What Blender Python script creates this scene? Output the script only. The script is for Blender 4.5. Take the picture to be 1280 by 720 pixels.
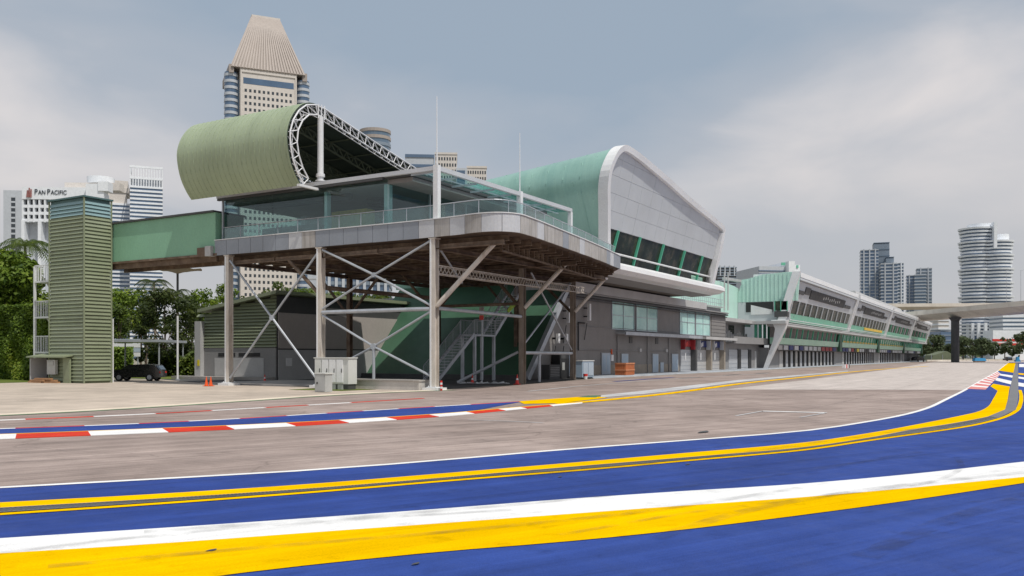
import bpy, bmesh, math, random
import numpy as np
from mathutils import Vector, Matrix, noise as mnoise
random.seed(7); np.random.seed(7)
R = math.radians
sc = bpy.context.scene
for o in list(bpy.data.objects): bpy.data.objects.remove(o)
COL = sc.collection

# ---------------------------------------------------------------- camera, world, sun, exposure
EYE = 1.75; FPX = 1100.0; HY = 445.0; HEAD = R(30.6)
cam_d = bpy.data.cameras.new('camera'); cam = bpy.data.objects.new('camera', cam_d); COL.objects.link(cam)
cam_d.sensor_width = 36; cam_d.lens = 36*FPX/1280; cam_d.shift_y = (HY-360)/1280
cam_d.clip_start = 0.1; cam_d.clip_end = 12000
cam.location = (0, 0, EYE); cam.rotation_euler = (R(90), 0, HEAD-R(90))
sc.camera = cam
SUN_DIR = Vector((-0.17, -0.52, 1.0)).normalized()          # towards the sun
sun_el = math.asin(SUN_DIR.z); sun_az = math.atan2(SUN_DIR.x, SUN_DIR.y)
sl = bpy.data.lights.new('sun', 'SUN'); sl.energy = 3.2; sl.angle = R(0.6); sl.color = (1, 0.95, 0.87)
so = bpy.data.objects.new('sun', sl); COL.objects.link(so)
so.rotation_euler = SUN_DIR.to_track_quat('Z', 'Y').to_euler(); so.location = (0, 0, 80)
sc.view_settings.view_transform = 'Standard'; sc.view_settings.look = 'None'
sc.view_settings.exposure = 0.0; sc.view_settings.gamma = 1.0; sc.view_settings.use_curve_mapping = False
world = bpy.data.worlds.new('World'); sc.world = world; world.use_nodes = True
def build_world():
    nt = world.node_tree; N = nt.nodes; L = nt.links; N.clear()
    out = N.new('ShaderNodeOutputWorld'); bg = N.new('ShaderNodeBackground'); bg.inputs['Strength'].default_value = 0.108
    sky = N.new('ShaderNodeTexSky'); sky.sky_type = 'NISHITA'; sky.sun_disc = False
    sky.sun_elevation = sun_el; sky.sun_rotation = sun_az; sky.air_density = 1.2; sky.dust_density = 2.0
    tc = N.new('ShaderNodeTexCoord'); sep = N.new('ShaderNodeSeparateXYZ'); L.new(tc.outputs['Generated'], sep.inputs[0])
    # flat cloud sheet: direction projected on a plane overhead, softened near the horizon
    def math_(op, a, b=None, c=None):
        n = N.new('ShaderNodeMath'); n.operation = op
        for i, v in enumerate((a, b, c)):
            if v is None: continue
            if isinstance(v, (int, float)): n.inputs[i].default_value = v
            else: L.new(v, n.inputs[i])
        return n.outputs[0]
    def cloud(scale, det, rough, loc, dist=0.0, sq=(1.0, 1.0, 2.3)):
        mp = N.new('ShaderNodeMapping'); mp.inputs['Location'].default_value = loc; mp.inputs['Scale'].default_value = sq; L.new(tc.outputs['Generated'], mp.inputs[0])
        n = N.new('ShaderNodeTexNoise'); n.inputs['Scale'].default_value = scale; n.inputs['Detail'].default_value = det; n.inputs['Roughness'].default_value = rough; n.inputs['Distortion'].default_value = dist
        L.new(mp.outputs[0], n.inputs['Vector']); return n.outputs[0]
    n1 = cloud(1.55, 3, 0.45, (4.71, 4.71, 3.89), 0.5); n2 = cloud(4.6, 5, 0.5, (7.33, 1.47, 13.02), 0.3)
    mix = math_('ADD', math_('MULTIPLY', n1, 0.70), math_('MULTIPLY', n2, 0.30))
    ramp = N.new('ShaderNodeValToRGB'); cr = ramp.color_ramp
    cr.elements[0].position = 0.38; cr.elements[0].color = (3.2/10, 3.9/10, 4.75/10, 1)
    cr.elements[1].position = 0.63; cr.elements[1].color = (7.0/10, 6.65/10, 6.6/10, 1)
    e = cr.elements.new(0.50); e.color = (4.1/10, 4.5/10, 5.1/10, 1)
    L.new(mix, ramp.inputs[0])
    scl = N.new('ShaderNodeVectorMath'); scl.operation = 'SCALE'; scl.inputs['Scale'].default_value = 10.0; L.new(ramp.outputs[0], scl.inputs[0])
    # brighter, warmer veil towards the horizon all the way round
    hz = N.new('ShaderNodeMapRange'); hz.interpolation_type = 'SMOOTHSTEP'
    hz.inputs['From Min'].default_value = 0.0; hz.inputs['From Max'].default_value = 0.30; hz.inputs['To Min'].default_value = 0.72; hz.inputs['To Max'].default_value = 0.0
    L.new(sep.outputs[2], hz.inputs['Value'])
    m1 = N.new('ShaderNodeMixRGB'); L.new(hz.outputs[0], m1.inputs[0]); L.new(scl.outputs[0], m1.inputs[1]); m1.inputs[2].default_value = (5.6, 5.35, 5.35, 1)
    # thin places of the overcast let a little of the clear sky through
    m2 = N.new('ShaderNodeMixRGB'); m2.inputs[0].default_value = 0.08; L.new(m1.outputs[0], m2.inputs[1]); L.new(sky.outputs[0], m2.inputs[2])
    L.new(m2.outputs[0], bg.inputs['Color']); L.new(bg.outputs[0], out.inputs['Surface'])
build_world()
sc.cycles.max_bounces = 6; sc.cycles.transparent_max_bounces = 12; sc.cycles.diffuse_bounces = 3; sc.cycles.glossy_bounces = 3

# ---------------------------------------------------------------- survey helpers: where a line of sight meets a real plane
FW = (math.cos(HEAD), math.sin(HEAD)); RT = (math.sin(HEAD), -math.cos(HEAD))
def ray(px, py):
    k = (px-640)/FPX
    return Vector((FW[0]+k*RT[0], FW[1]+k*RT[1], (HY-py)/FPX))
def at(px, py, d): return Vector((0, 0, EYE))+ray(px, py)*d
def G(px, py): return at(px, py, FPX*EYE/(py-HY))
def PV(px, py, v): r = ray(px, py); return Vector((0, 0, EYE))+r*(v/r.y)
def PU(px, py, u): r = ray(px, py); return Vector((0, 0, EYE))+r*(u/r.x)
def gnd(px, d): p = at(px, HY, d); return Vector((p.x, p.y, 0))

# ---------------------------------------------------------------- materials
def new_mat(name):
    m = bpy.data.materials.new(name); m.use_nodes = True
    return m, m.node_tree.nodes, m.node_tree.links, m.node_tree.nodes['Principled BSDF']
def mat(name, col, rough=0.6, metal=0.0, var=0.12, scale=0.6, bump=0.0, bscale=30, col2=None, c2pos=(0.45, 0.7), streak=None, spec=0.5, fine=0.06, wave=None, coat=0.0):
    """solid paint / concrete / metal: base colour with two scales of mottling, optional second (stain) colour, streaks and fine relief"""
    m, N, L, b = new_mat(name)
    b.inputs['Roughness'].default_value = rough; b.inputs['Metallic'].default_value = metal
    b.inputs['Specular IOR Level'].default_value = spec
    if coat: b.inputs['Coat Weight'].default_value = coat
    geo = N.new('ShaderNodeNewGeometry')
    def noise(s, det, vec=None, stretch=None):
        n = N.new('ShaderNodeTexNoise'); n.inputs['Scale'].default_value = s; n.inputs['Detail'].default_value = det; n.inputs['Roughness'].default_value = 0.6
        src = geo.outputs['Position']
        if stretch:
            mp = N.new('ShaderNodeMapping'); mp.inputs['Scale'].default_value = stretch[:3]
            if len(stretch) > 3: mp.inputs['Rotation'].default_value = (0, 0, stretch[3])
            L.new(src, mp.inputs[0]); src = mp.outputs[0]
        L.new(src, n.inputs['Vector']); return n.outputs[0]
    def mr(v, a, b_, c, d):
        n = N.new('ShaderNodeMapRange'); n.inputs[1].default_value = a; n.inputs[2].default_value = b_; n.inputs[3].default_value = c; n.inputs[4].default_value = d
        L.new(v, n.inputs[0]); return n.outputs[0]
    base = N.new('ShaderNodeRGB'); base.outputs[0].default_value = (*col, 1); cur = base.outputs[0]
    if col2:
        f = noise(scale*1.7, 6, stretch=streak); f = mr(f, c2pos[0], c2pos[1], 0, 1)
        mx = N.new('ShaderNodeMixRGB'); L.new(f, mx.inputs[0]); L.new(cur, mx.inputs[1]); mx.inputs[2].default_value = (*col2, 1); cur = mx.outputs[0]
    if var:
        v1 = mr(noise(scale, 4), 0.3, 0.7, 1-var, 1+var); v2 = mr(noise(scale*23, 3), 0.3, 0.7, 1-fine, 1+fine)
        mm = N.new('ShaderNodeMath'); mm.operation = 'MULTIPLY'; L.new(v1, mm.inputs[0]); L.new(v2, mm.inputs[1])
        vm = N.new('ShaderNodeVectorMath'); vm.operation = 'SCALE'; L.new(cur, vm.inputs[0]); L.new(mm.outputs[0], vm.inputs['Scale']); cur = vm.outputs[0]
    L.new(cur, b.inputs['Base Color'])
    rr = mr(noise(scale*3.1, 3), 0.3, 0.7, max(0.02, rough-0.08), min(1, rough+0.08)); L.new(rr, b.inputs['Roughness'])
    h = None
    if bump:
        h = noise(bscale, 4)
    if wave:
        w = N.new('ShaderNodeTexWave'); w.wave_type = 'BANDS'; w.bands_direction = wave[0]; w.inputs['Scale'].default_value = wave[1]; w.inputs['Distortion'].default_value = 0
        L.new(geo.outputs['Position'], w.inputs['Vector']); h = w.outputs['Fac']
    if h is not None:
        bp = N.new('ShaderNodeBump'); bp.inputs['Strength'].default_value = bump if not wave else wave[2]; bp.inputs['Distance'].default_value = 0.02 if not wave else wave[3]
        L.new(h, bp.inputs['Height']); L.new(bp.outputs[0], b.inputs['Normal'])
    return m
def glass_mat(name, tint, refl=0.18, rough=0.02):
    """a thin see-through pane: tinted transmission plus mirror-like reflection that grows at glancing angles"""
    m, N, L, b = new_mat(name); N.remove(b); out = [n for n in N if n.type == 'OUTPUT_MATERIAL'][0]
    t = N.new('ShaderNodeBsdfTransparent'); t.inputs[0].default_value = (*tint, 1)
    g = N.new('ShaderNodeBsdfGlossy'); g.inputs['Roughness'].default_value = rough; g.inputs['Color'].default_value = (0.9, 0.96, 0.96, 1)
    lw = N.new('ShaderNodeLayerWeight'); lw.inputs[0].default_value = 0.35
    mr = N.new('ShaderNodeMapRange'); mr.inputs[3].default_value = refl*0.6; mr.inputs[4].default_value = min(1, refl*2.6); L.new(lw.outputs['Facing'], mr.inputs[0])
    mx = N.new('ShaderNodeMixShader'); L.new(mr.outputs[0], mx.inputs[0]); L.new(t.outputs[0], mx.inputs[1]); L.new(g.outputs[0], mx.inputs[2]); L.new(mx.outputs[0], out.inputs[0])
    return m
def leaf_mat(name, dark, light, yellow=(0.16, 0.17, 0.03)):
    m, N, L, b = new_mat(name); b.inputs['Roughness'].default_value = 0.55; b.inputs['Specular IOR Level'].default_value = 0.3
    geo = N.new('ShaderNodeNewGeometry'); n = N.new('ShaderNodeTexNoise'); n.inputs['Scale'].default_value = 0.45; n.inputs['Detail'].default_value = 3
    L.new(geo.outputs['Position'], n.inputs['Vector'])
    a = N.new('ShaderNodeMath'); a.operation = 'MULTIPLY_ADD'; L.new(geo.outputs['Random Per Island'], a.inputs[0]); a.inputs[1].default_value = 0.55
    mr = N.new('ShaderNodeMapRange'); mr.inputs[1].default_value = 0.3; mr.inputs[2].default_value = 0.7; mr.inputs[3].default_value = 0; mr.inputs[4].default_value = 0.45; L.new(n.outputs[0], mr.inputs[0]); L.new(mr.outputs[0], a.inputs[2])
    r = N.new('ShaderNodeValToRGB'); r.color_ramp.elements[0].color = (*dark, 1); r.color_ramp.elements[1].color = (*yellow, 1); r.color_ramp.elements[0].position = 0.05
    e = r.color_ramp.elements.new(0.72); e.color = (*light, 1)
    L.new(a.outputs[0], r.inputs[0]); L.new(r.outputs[0], b.inputs['Base Color'])
    tr = N.new('ShaderNodeBsdfTranslucent'); L.new(r.outputs[0], tr.inputs['Color']); mx = N.new('ShaderNodeMixShader'); mx.inputs[0].default_value = 0.38
    out = [n for n in N if n.type == 'OUTPUT_MATERIAL'][0]; L.new(b.outputs[0], mx.inputs[1]); L.new(tr.outputs[0], mx.inputs[2]); L.new(mx.outputs[0], out.inputs['Surface'])
    return m
def rubber_mat(name, dens):
    m, N, L, b = new_mat(name); b.inputs['Base Color'].default_value = (0.03, 0.03, 0.032, 1); b.inputs['Roughness'].default_value = 0.8
    geo = N.new('ShaderNodeNewGeometry'); n = N.new('ShaderNodeTexNoise'); n.inputs['Scale'].default_value = 2.2; n.inputs['Detail'].default_value = 5; L.new(geo.outputs['Position'], n.inputs['Vector'])
    mr = N.new('ShaderNodeMapRange'); mr.inputs[1].default_value = 0.35; mr.inputs[2].default_value = 0.7; mr.inputs[3].default_value = 0.0; mr.inputs[4].default_value = dens; L.new(n.outputs[0], mr.inputs[0]); L.new(mr.outputs[0], b.inputs['Alpha']); return m
def ground_mat(name, col, col2, streak_rot=None, streak_amt=0.0, spots=0.0, bump=0.25, rough=0.85, patch=0.16, crack=0.0, spec=0.15, rubber=0.0):
    m, N, L, b = new_mat(name); b.inputs['Roughness'].default_value = rough; b.inputs['Specular IOR Level'].default_value = spec
    geo = N.new('ShaderNodeNewGeometry'); P = geo.outputs['Position']
    def noise(s, det, stretch=None, rot=0, rough_=0.6):
        n = N.new('ShaderNodeTexNoise'); n.inputs['Scale'].default_value = s; n.inputs['Detail'].default_value = det; n.inputs['Roughness'].default_value = rough_
        src = P
        if stretch:
            mp = N.new('ShaderNodeMapping'); mp.vector_type = 'TEXTURE'; mp.inputs['Rotation'].default_value = (0, 0, rot); mp.inputs['Scale'].default_value = stretch
            L.new(src, mp.inputs[0]); src = mp.outputs[0]
        L.new(src, n.inputs['Vector']); return n.outputs[0]
    def mr(v, a, b_, c, d):
        n = N.new('ShaderNodeMapRange'); n.inputs[1].default_value = a; n.inputs[2].default_value = b_; n.inputs[3].default_value = c; n.inputs[4].default_value = d
        L.new(v, n.inputs[0]); return n.outputs[0]
    def mul(a, b_):
        n = N.new('ShaderNodeMath'); n.operation = 'MULTIPLY'; L.new(a, n.inputs[0]); L.new(b_, n.inputs[1]); return n.outputs[0]
    mx = N.new('ShaderNodeMixRGB'); L.new(mr(noise(0.16, 5), 0.38, 0.62, 0, 1), mx.inputs[0]); mx.inputs[1].default_value = (*col, 1); mx.inputs[2].default_value = (*col2, 1)
    f = mul(mr(noise(0.7, 5), 0.3, 0.7, 1-patch, 1+patch), mr(noise(55, 2), 0.25, 0.75, 0.86, 1.14))
    if streak_rot is not None:
        f = mul(f, mr(noise(1.0, 4, (26, 0.42, 1), streak_rot, 0.7), 0.35, 0.68, 1+streak_amt*0.35, 1-streak_amt))
        f = mul(f, mr(noise(1.0, 3, (9, 0.11, 1), streak_rot, 0.7), 0.40, 0.72, 1+streak_amt*0.25, 1-streak_amt*0.7))
    if rubber:    # thin dark streaks of tyre rubber laid along the racing direction
        f = mul(f, mr(noise(1.0, 5, (11, 0.07, 1), streak_rot+R(4), 0.75), 0.60, 0.74, 1.0, 1-rubber)); f = mul(f, mr(noise(1.0, 4, (5, 0.045, 1), streak_rot-R(7), 0.7), 0.63, 0.72, 1.0, 1-rubber*1.3)); f = mul(f, mr(noise(3.0, 4, None, 0, 0.55), 0.58, 0.72, 1.0, 1-rubber*.8))
    if spots: f = mul(f, mr(noise(1.7, 6), 0.60, 0.74, 1.0, 1-spots))
    if crack:
        vo = N.new('ShaderNodeTexVoronoi'); vo.feature = 'DISTANCE_TO_EDGE'; vo.inputs['Scale'].default_value = 0.16; 
        wp = N.new('ShaderNodeVectorMath'); wp.operation = 'ADD'; nn = N.new('ShaderNodeTexNoise'); nn.inputs['Scale'].default_value = 0.9; nn.inputs['Detail'].default_value = 5
        L.new(P, nn.inputs['Vector']); L.new(P, wp.inputs[0]); L.new(nn.outputs['Color'], wp.inputs[1]); L.new(wp.outputs[0], vo.inputs['Vector'])
        f = mul(f, mr(vo.outputs['Distance'], 0.0, 0.006, 1-crack, 1.0))
    sc_ = N.new('ShaderNodeVectorMath'); sc_.operation = 'SCALE'; L.new(mx.outputs[0], sc_.inputs[0]); L.new(f, sc_.inputs['Scale']); L.new(sc_.outputs[0], b.inputs['Base Color'])
    L.new(mr(noise(2.3, 3), 0.3, 0.7, rough-0.12, min(1, rough+0.1)), b.inputs['Roughness'])
    bp = N.new('ShaderNodeBump'); bp.inputs['Strength'].default_value = bump; bp.inputs['Distance'].default_value = 0.01; L.new(noise(70, 3), bp.inputs['Height']); L.new(bp.outputs[0], b.inputs['Normal'])
    return m
M = {}
def setup_mats():
    M['asphalt'] = ground_mat('asphalt', (0.300, 0.240, 0.216), (0.380, 0.308, 0.280), R(-20), 0.26, 0.18, crack=0.22, patch=0.2, rubber=0.16)
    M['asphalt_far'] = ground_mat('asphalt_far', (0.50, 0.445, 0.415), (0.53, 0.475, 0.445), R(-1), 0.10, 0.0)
    M['apron'] = ground_mat('apron_concrete', (0.44, 0.375, 0.315), (0.54, 0.46, 0.385), R(-35), 0.08, 0.15, crack=0.12)
    M['ground'] = ground_mat('ground_soil', (0.30, 0.27, 0.225), (0.20, 0.20, 0.14), None, 0, 0.2)
    M['pave'] = ground_mat('pit_paving', (0.30, 0.33, 0.37), (0.36, 0.385, 0.42), R(0), 0.06, 0.05)
    M['slab'] = ground_mat('slab_concrete', (0.42, 0.40, 0.38), (0.35, 0.33, 0.31), None, 0, 0.15)
    M['dark_tar'] = ground_mat('dark_tarmac', (0.085, 0.085, 0.088), (0.12, 0.118, 0.115), None, 0, 0.1)
    M['blue'] = ground_mat('blue_paint', (0.026, 0.058, 0.250), (0.034, 0.074, 0.300), R(-24), 0.20, 0.16, rough=0.7, patch=0.16, bump=0.35, spec=0.12, rubber=0.22)
    M['yellow'] = ground_mat('yellow_paint', (0.88, 0.53, 0.001), (0.80, 0.465, 0.001), R(-24), 0.12, 0.10, rough=0.8, patch=0.06, spec=0.0, rubber=0.22)
    M['white_p'] = ground_mat('white_paint', (0.84, 0.84, 0.84), (0.78, 0.78, 0.775), R(-24), 0.08, 0.08, rough=0.7, patch=0.05, spec=0.1, rubber=0.22)
    M['white_worn'] = ground_mat('worn_white_paint', (0.60, 0.60, 0.61), (0.46, 0.46, 0.47), R(0), 0.25, 0.2, rough=0.7)
    M['red_p'] = ground_mat('red_paint', (0.66, 0.045, 0.022), (0.54, 0.05, 0.03), R(-20), 0.1, 0.08, rough=0.7, spec=0.05)
    M['pink_p'] = ground_mat('faded_red_paint', (0.66, 0.20, 0.19), (0.70, 0.28, 0.26), R(14), 0.1, 0.0, rough=0.6)
    M['cream_p'] = ground_mat('cream_paint', (0.74, 0.65, 0.53), (0.66, 0.57, 0.46), None, 0, 0.1)
    M['green_p'] = ground_mat('green_paint', (0.09, 0.17, 0.09), (0.11, 0.2, 0.11), None, 0, 0.1)
    M['grass'] = ground_mat('grass_blades', (0.09, 0.13, 0.022), (0.13, 0.16, 0.035), None, 0, 0.2)
    M['rubber'] = rubber_mat('tyre_rubber_marks', 0.24)
    M['seam'] = rubber_mat('asphalt_seam', 0.55)
    M['drain'] = mat('drain_steel', (0.20, 0.20, 0.21), 0.5, 0.5, 0.15, 2)
    M['drain_dark'] = mat('drain_channel', (0.05, 0.05, 0.05), 0.8)
    M['white'] = mat('white_metal', (0.72, 0.73, 0.74), 0.42, 0, 0.07, 0.5, col2=(0.55, 0.54, 0.52), c2pos=(0.56, 0.85), streak=(1, 1, 0.2))
    M['white_clean'] = mat('white_coated_steel', (0.78, 0.79, 0.80), 0.35, 0, 0.05, 0.4)
    M['panel_white'] = mat('white_facade_panel', (0.53, 0.56, 0.585), 0.45, 0, 0.06, 0.35, fine=0.02)
    M['galv'] = mat('galvanised_steel', (0.44, 0.47, 0.51), 0.45, 0.35, 0.14, 1.2)
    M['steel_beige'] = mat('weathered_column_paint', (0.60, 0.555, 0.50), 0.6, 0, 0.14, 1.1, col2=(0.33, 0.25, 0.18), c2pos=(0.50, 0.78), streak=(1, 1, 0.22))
    M['rust'] = mat('rusty_primer_steel', (0.125, 0.083, 0.056), 0.75, 0, 0.25, 1.0, col2=(0.22, 0.165, 0.12), c2pos=(0.45, 0.7))
    M['soffit'] = mat('rusty_decking', (0.085, 0.057, 0.04), 0.8, 0, 0.25, 0.7, col2=(0.08, 0.055, 0.04), c2pos=(0.45, 0.65))
    M['steel_brown'] = mat('shaded_column_paint', (0.27, 0.225, 0.185), 0.7, 0, 0.2, 1.1, col2=(0.16, 0.11, 0.075), c2pos=(0.48, 0.72), streak=(1, 1, 0.22))  # column paint darkened for the deck's shade, plus rust stain
    M['soffit_dark'] = mat('shaded_soffit', (0.12, 0.105, 0.09), 0.8)  # dark brown paints the shadow band at the back of the soffit
    M['teal_white'] = mat('glass_tinted_white', (0.55, 0.70, 0.70), 0.4)  # teal cast of the glazing in front painted into the white pillars
    M['fascia'] = mat('grey_fascia_panel', (0.27, 0.295, 0.335), 0.45, 0.1, 0.08, 0.5)
    M['fascia_light'] = mat('pale_fascia_panel', (0.52, 0.535, 0.56), 0.5, 0, 0.09, 0.5)
    M['fascia_stain'] = mat('stained_fascia_panel', (0.43, 0.415, 0.40), 0.65, 0, 0.12, 1.0, col2=(0.25, 0.235, 0.215), c2pos=(0.42, 0.7), streak=(3, 3, 0.25))
    M['canopy'] = mat('sage_green_metal_sheet', (0.375, 0.45, 0.30), 0.48, 0.0, 0.08, 0.25, col2=(0.32, 0.385, 0.25), c2pos=(0.45, 0.75), streak=(0.6, 1.6, 0.2), wave=('Y', 5.5, 0.6, 0.02), fine=0.03)
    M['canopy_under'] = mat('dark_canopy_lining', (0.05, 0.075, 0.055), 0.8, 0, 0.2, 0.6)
    M['aqua'] = mat('aqua_green_roof_sheet', (0.30, 0.50, 0.435), 0.34, 0.1, 0.10, 0.22, col2=(0.235, 0.42, 0.375), c2pos=(0.42, 0.68), streak=(0.5, 2.2, 0.16), wave=('Y', 1.6, 0.35, 0.01), fine=0.03)
    M['aqua_rib'] = mat('aqua_ribbed_cladding', (0.50, 0.74, 0.655), 0.45, 0.0, 0.06, 0.3, wave=('Y', 5.0, 0.5, 0.02))
    M['green_wall'] = mat('dark_green_sheet_wall', (0.045, 0.115, 0.068), 0.55, 0, 0.12, 0.35)
    M['green_deep'] = mat('green_painted_bridge', (0.22, 0.43, 0.29), 0.5, 0, 0.06, 0.4, wave=('Y', 1.3, 0.25, 0.01))
    M['sage'] = mat('sage_louvre', (0.24, 0.275, 0.175), 0.5, 0, 0.06, 0.6)
    M['sage_b'] = mat('weathered_sage_louvre', (0.215, 0.25, 0.155), 0.55, 0, 0.10, 0.6, col2=(0.17, 0.185, 0.125), c2pos=(0.5, 0.75))
    M['sage_c'] = mat('pale_sage_louvre', (0.265, 0.30, 0.20), 0.5, 0, 0.08, 0.6)
    M['sage_dark'] = mat('sage_louvre_backing', (0.13, 0.155, 0.095), 0.7, 0, 0.1, 0.6)
    M['teal_louvre'] = mat('teal_louvre', (0.24, 0.37, 0.39), 0.45, 0, 0.06, 0.6)
    M['teal_back'] = mat('teal_louvre_backing', (0.08, 0.15, 0.155), 0.6, 0, 0.1, 0.6)
    M['brown_wall'] = mat('taupe_render', (0.225, 0.215, 0.21), 0.75, 0, 0.07, 0.3, bump=0.1, col2=(0.185, 0.175, 0.17), c2pos=(0.5, 0.8), streak=(1, 1, 0.2))
    M['beige_base'] = mat('stained_wall_base', (0.30, 0.26, 0.215), 0.8, 0, 0.15, 1.0)
    M['shed_brown'] = mat('shed_taupe_panel', (0.42, 0.385, 0.36), 0.75, 0, 0.07, 0.3)
    M['grey_wall'] = mat('mid_grey_render', (0.265, 0.262, 0.262), 0.7, 0, 0.08, 0.4, bump=0.1)
    M['light_grey'] = mat('light_grey_concrete', (0.45, 0.45, 0.45), 0.7, 0, 0.1, 0.5, bump=0.1)
    M['concrete'] = mat('bare_concrete', (0.50, 0.48, 0.455), 0.85, 0, 0.13, 0.8, bump=0.2, col2=(0.36, 0.34, 0.31), c2pos=(0.5, 0.75), streak=(1, 1, 0.25))
    M['road_conc'] = mat('flyover_concrete', (0.68, 0.63, 0.55), 0.85, 0, 0.10, 0.15, col2=(0.56, 0.51, 0.44), c2pos=(0.5, 0.75), streak=(1, 1, 0.3))
    M['dark'] = mat('near_black_paint', (0.022, 0.023, 0.025), 0.6)
    M['dark_grey'] = mat('charcoal_paint', (0.065, 0.066, 0.068), 0.6, 0, 0.15, 0.8)
    M['black_car'] = mat('black_car_paint', (0.012, 0.013, 0.015), 0.25, 0, 0.05, coat=0.6)
    M['tyre'] = mat('tyre_rubber', (0.02, 0.02, 0.02), 0.85)
    M['shutter'] = mat('grey_shutter', (0.50, 0.515, 0.54), 0.5, 0.1, 0.06, 0.7, wave=('Z', 6.0, 0.7, 0.02))
    M['shutter_light'] = mat('pale_shutter', (0.52, 0.51, 0.50), 0.55, 0.0, 0.06, 0.7, wave=('Z', 6.0, 0.7, 0.02))
    M['door_blue'] = mat('pale_blue_door', (0.40, 0.475, 0.555), 0.45, 0, 0.06, 0.8)
    M['green_mull'] = mat('bright_green_mullion', (0.10, 0.46, 0.30), 0.4, 0, 0.05, 0.5)
    M['green_panel'] = mat('mint_green_spandrel', (0.16, 0.52, 0.36), 0.35, 0, 0.06, 0.3)
    M['mint_panel'] = mat('pale_mint_spandrel', (0.38, 0.66, 0.50), 0.35, 0, 0.06, 0.3)
    M['glass'] = glass_mat('clear_teal_glass', (0.74, 0.83, 0.83), 0.055)
    M['glass_rail'] = glass_mat('balustrade_glass', (0.72, 0.86, 0.85), 0.12)
    M['glass_sky'] = glass_mat('skylight_glass', (0.72, 0.90, 0.89), 0.08)
    M['glass_dark'] = mat('dark_window_glass', (0.035, 0.045, 0.034), 0.2, 0, 0.35, 0.5, spec=0.06, col2=(0.105, 0.095, 0.07), c2pos=(0.5, 0.72))  # green-brown mottling paints reflected trees and ground into the panes
    M['glass_teal'] = mat('teal_reflective_glass', (0.34, 0.60, 0.56), 0.08, 0.1, 0.10, 0.3, spec=0.6, col2=(0.50, 0.76, 0.70), c2pos=(0.35, 0.7))  # paler teal patches paint a soft reflection into the glass
    M['glass_blue'] = mat('blue_tower_glass', (0.10, 0.16, 0.25), 0.12, 0.2, 0.18, 0.05, spec=0.8)
    M['glass_grey'] = mat('grey_blue_tower_glass', (0.14, 0.20, 0.27), 0.15, 0.2, 0.15, 0.05, spec=0.8)
    M['stone'] = mat('beige_stone_cladding', (0.64, 0.595, 0.55), 0.75, 0, 0.05, 0.03)
    M['crown_stone'] = mat('crown_rib_stone', (0.46, 0.405, 0.37), 0.75, 0, 0.06, 0.03)
    M['stone_rib'] = mat('ribbed_stone_cladding', (0.36, 0.315, 0.285), 0.75, 0, 0.06, 0.03)
    M['tower_white'] = mat('white_tower_cladding', (0.80, 0.83, 0.87), 0.6, 0, 0.05, 0.03)
    M['tower_grey'] = mat('pale_grey_tower_cladding', (0.50, 0.53, 0.57), 0.6, 0, 0.05, 0.03)
    M['tower_slate'] = mat('slate_tower_cladding', (0.22, 0.27, 0.33), 0.5, 0.1, 0.08, 0.03)
    M['window_dark'] = mat('small_dark_window', (0.05, 0.06, 0.07), 0.2, 0, 0.1, 0.05)
    M['tan'] = mat('tan_membrane', (0.33, 0.265, 0.215), 0.8, 0, 0.05, 0.3)
    M['bark'] = mat('bark', (0.12, 0.095, 0.07), 0.9, 0, 0.2, 2)
    M['palm_trunk'] = mat('palm_trunk', (0.23, 0.19, 0.15), 0.9, 0, 0.2, 2)
    M['leaf'] = leaf_mat('leaf_green', (0.025, 0.048, 0.010), (0.12, 0.175, 0.024), (0.25, 0.29, 0.045))
    M['leaf_bright'] = leaf_mat('leaf_bright', (0.04, 0.085, 0.012), (0.19, 0.28, 0.03), (0.34, 0.38, 0.05))
    M['leaf_dark'] = leaf_mat('leaf_dark', (0.016, 0.030, 0.009), (0.065, 0.092, 0.018), (0.14, 0.155, 0.03))
    M['leaf_far'] = leaf_mat('leaf_far', (0.045, 0.07, 0.035), (0.12, 0.155, 0.07), (0.18, 0.20, 0.085))
    M['orange'] = mat('orange_plastic', (0.75, 0.10, 0.015), 0.45, 0, 0.06, 3)
    M['red'] = mat('red_plastic', (0.62, 0.03, 0.02), 0.45, 0, 0.06, 3)
    M['crate'] = mat('orange_brown_crate', (0.50, 0.16, 0.06), 0.6, 0, 0.10, 2)
    M['crate_light'] = mat('crate_edge', (0.56, 0.23, 0.11), 0.6, 0, 0.10, 2)
    M['cab'] = mat('cabinet_grey_white', (0.63, 0.64, 0.62), 0.5, 0, 0.06, 1.4)
    M['cab_dark'] = mat('cabinet_grey', (0.44, 0.45, 0.44), 0.55, 0, 0.08, 1.4)
    M['blue_cab'] = mat('pale_blue_cabinet', (0.36, 0.47, 0.58), 0.5, 0, 0.06, 1)
    M['timber'] = mat('pallet_timber', (0.36, 0.20, 0.10), 0.8, 0, 0.2, 3)
    M['banner_red'] = mat('red_banner', (0.30, 0.02, 0.025), 0.6)
    M['banner_blue'] = mat('navy_banner', (0.018, 0.032, 0.16), 0.6)
    M['seat_yellow'] = mat('yellow_seat', (0.66, 0.44, 0.05), 0.5)
    M['ply'] = mat('yellow_ply_counter', (0.58, 0.42, 0.13), 0.6, 0, 0.08, 1.5)
    M['room_pale'] = mat('pale_room_wall', (0.40, 0.48, 0.49), 0.7)
    M['lime'] = mat('lime_cloth', (0.33, 0.50, 0.04), 0.6)
    M['tarp_blue'] = mat('blue_tarpaulin', (0.03, 0.24, 0.48), 0.6)
    M['yellow_box'] = mat('yellow_sign_plastic', (0.75, 0.6, 0.02), 0.5)
    M['ink'] = mat('dark_sign_letters', (0.06, 0.07, 0.09), 0.5)
    M['maroon'] = mat('maroon_emblem', (0.30, 0.12, 0.11), 0.5)
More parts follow.
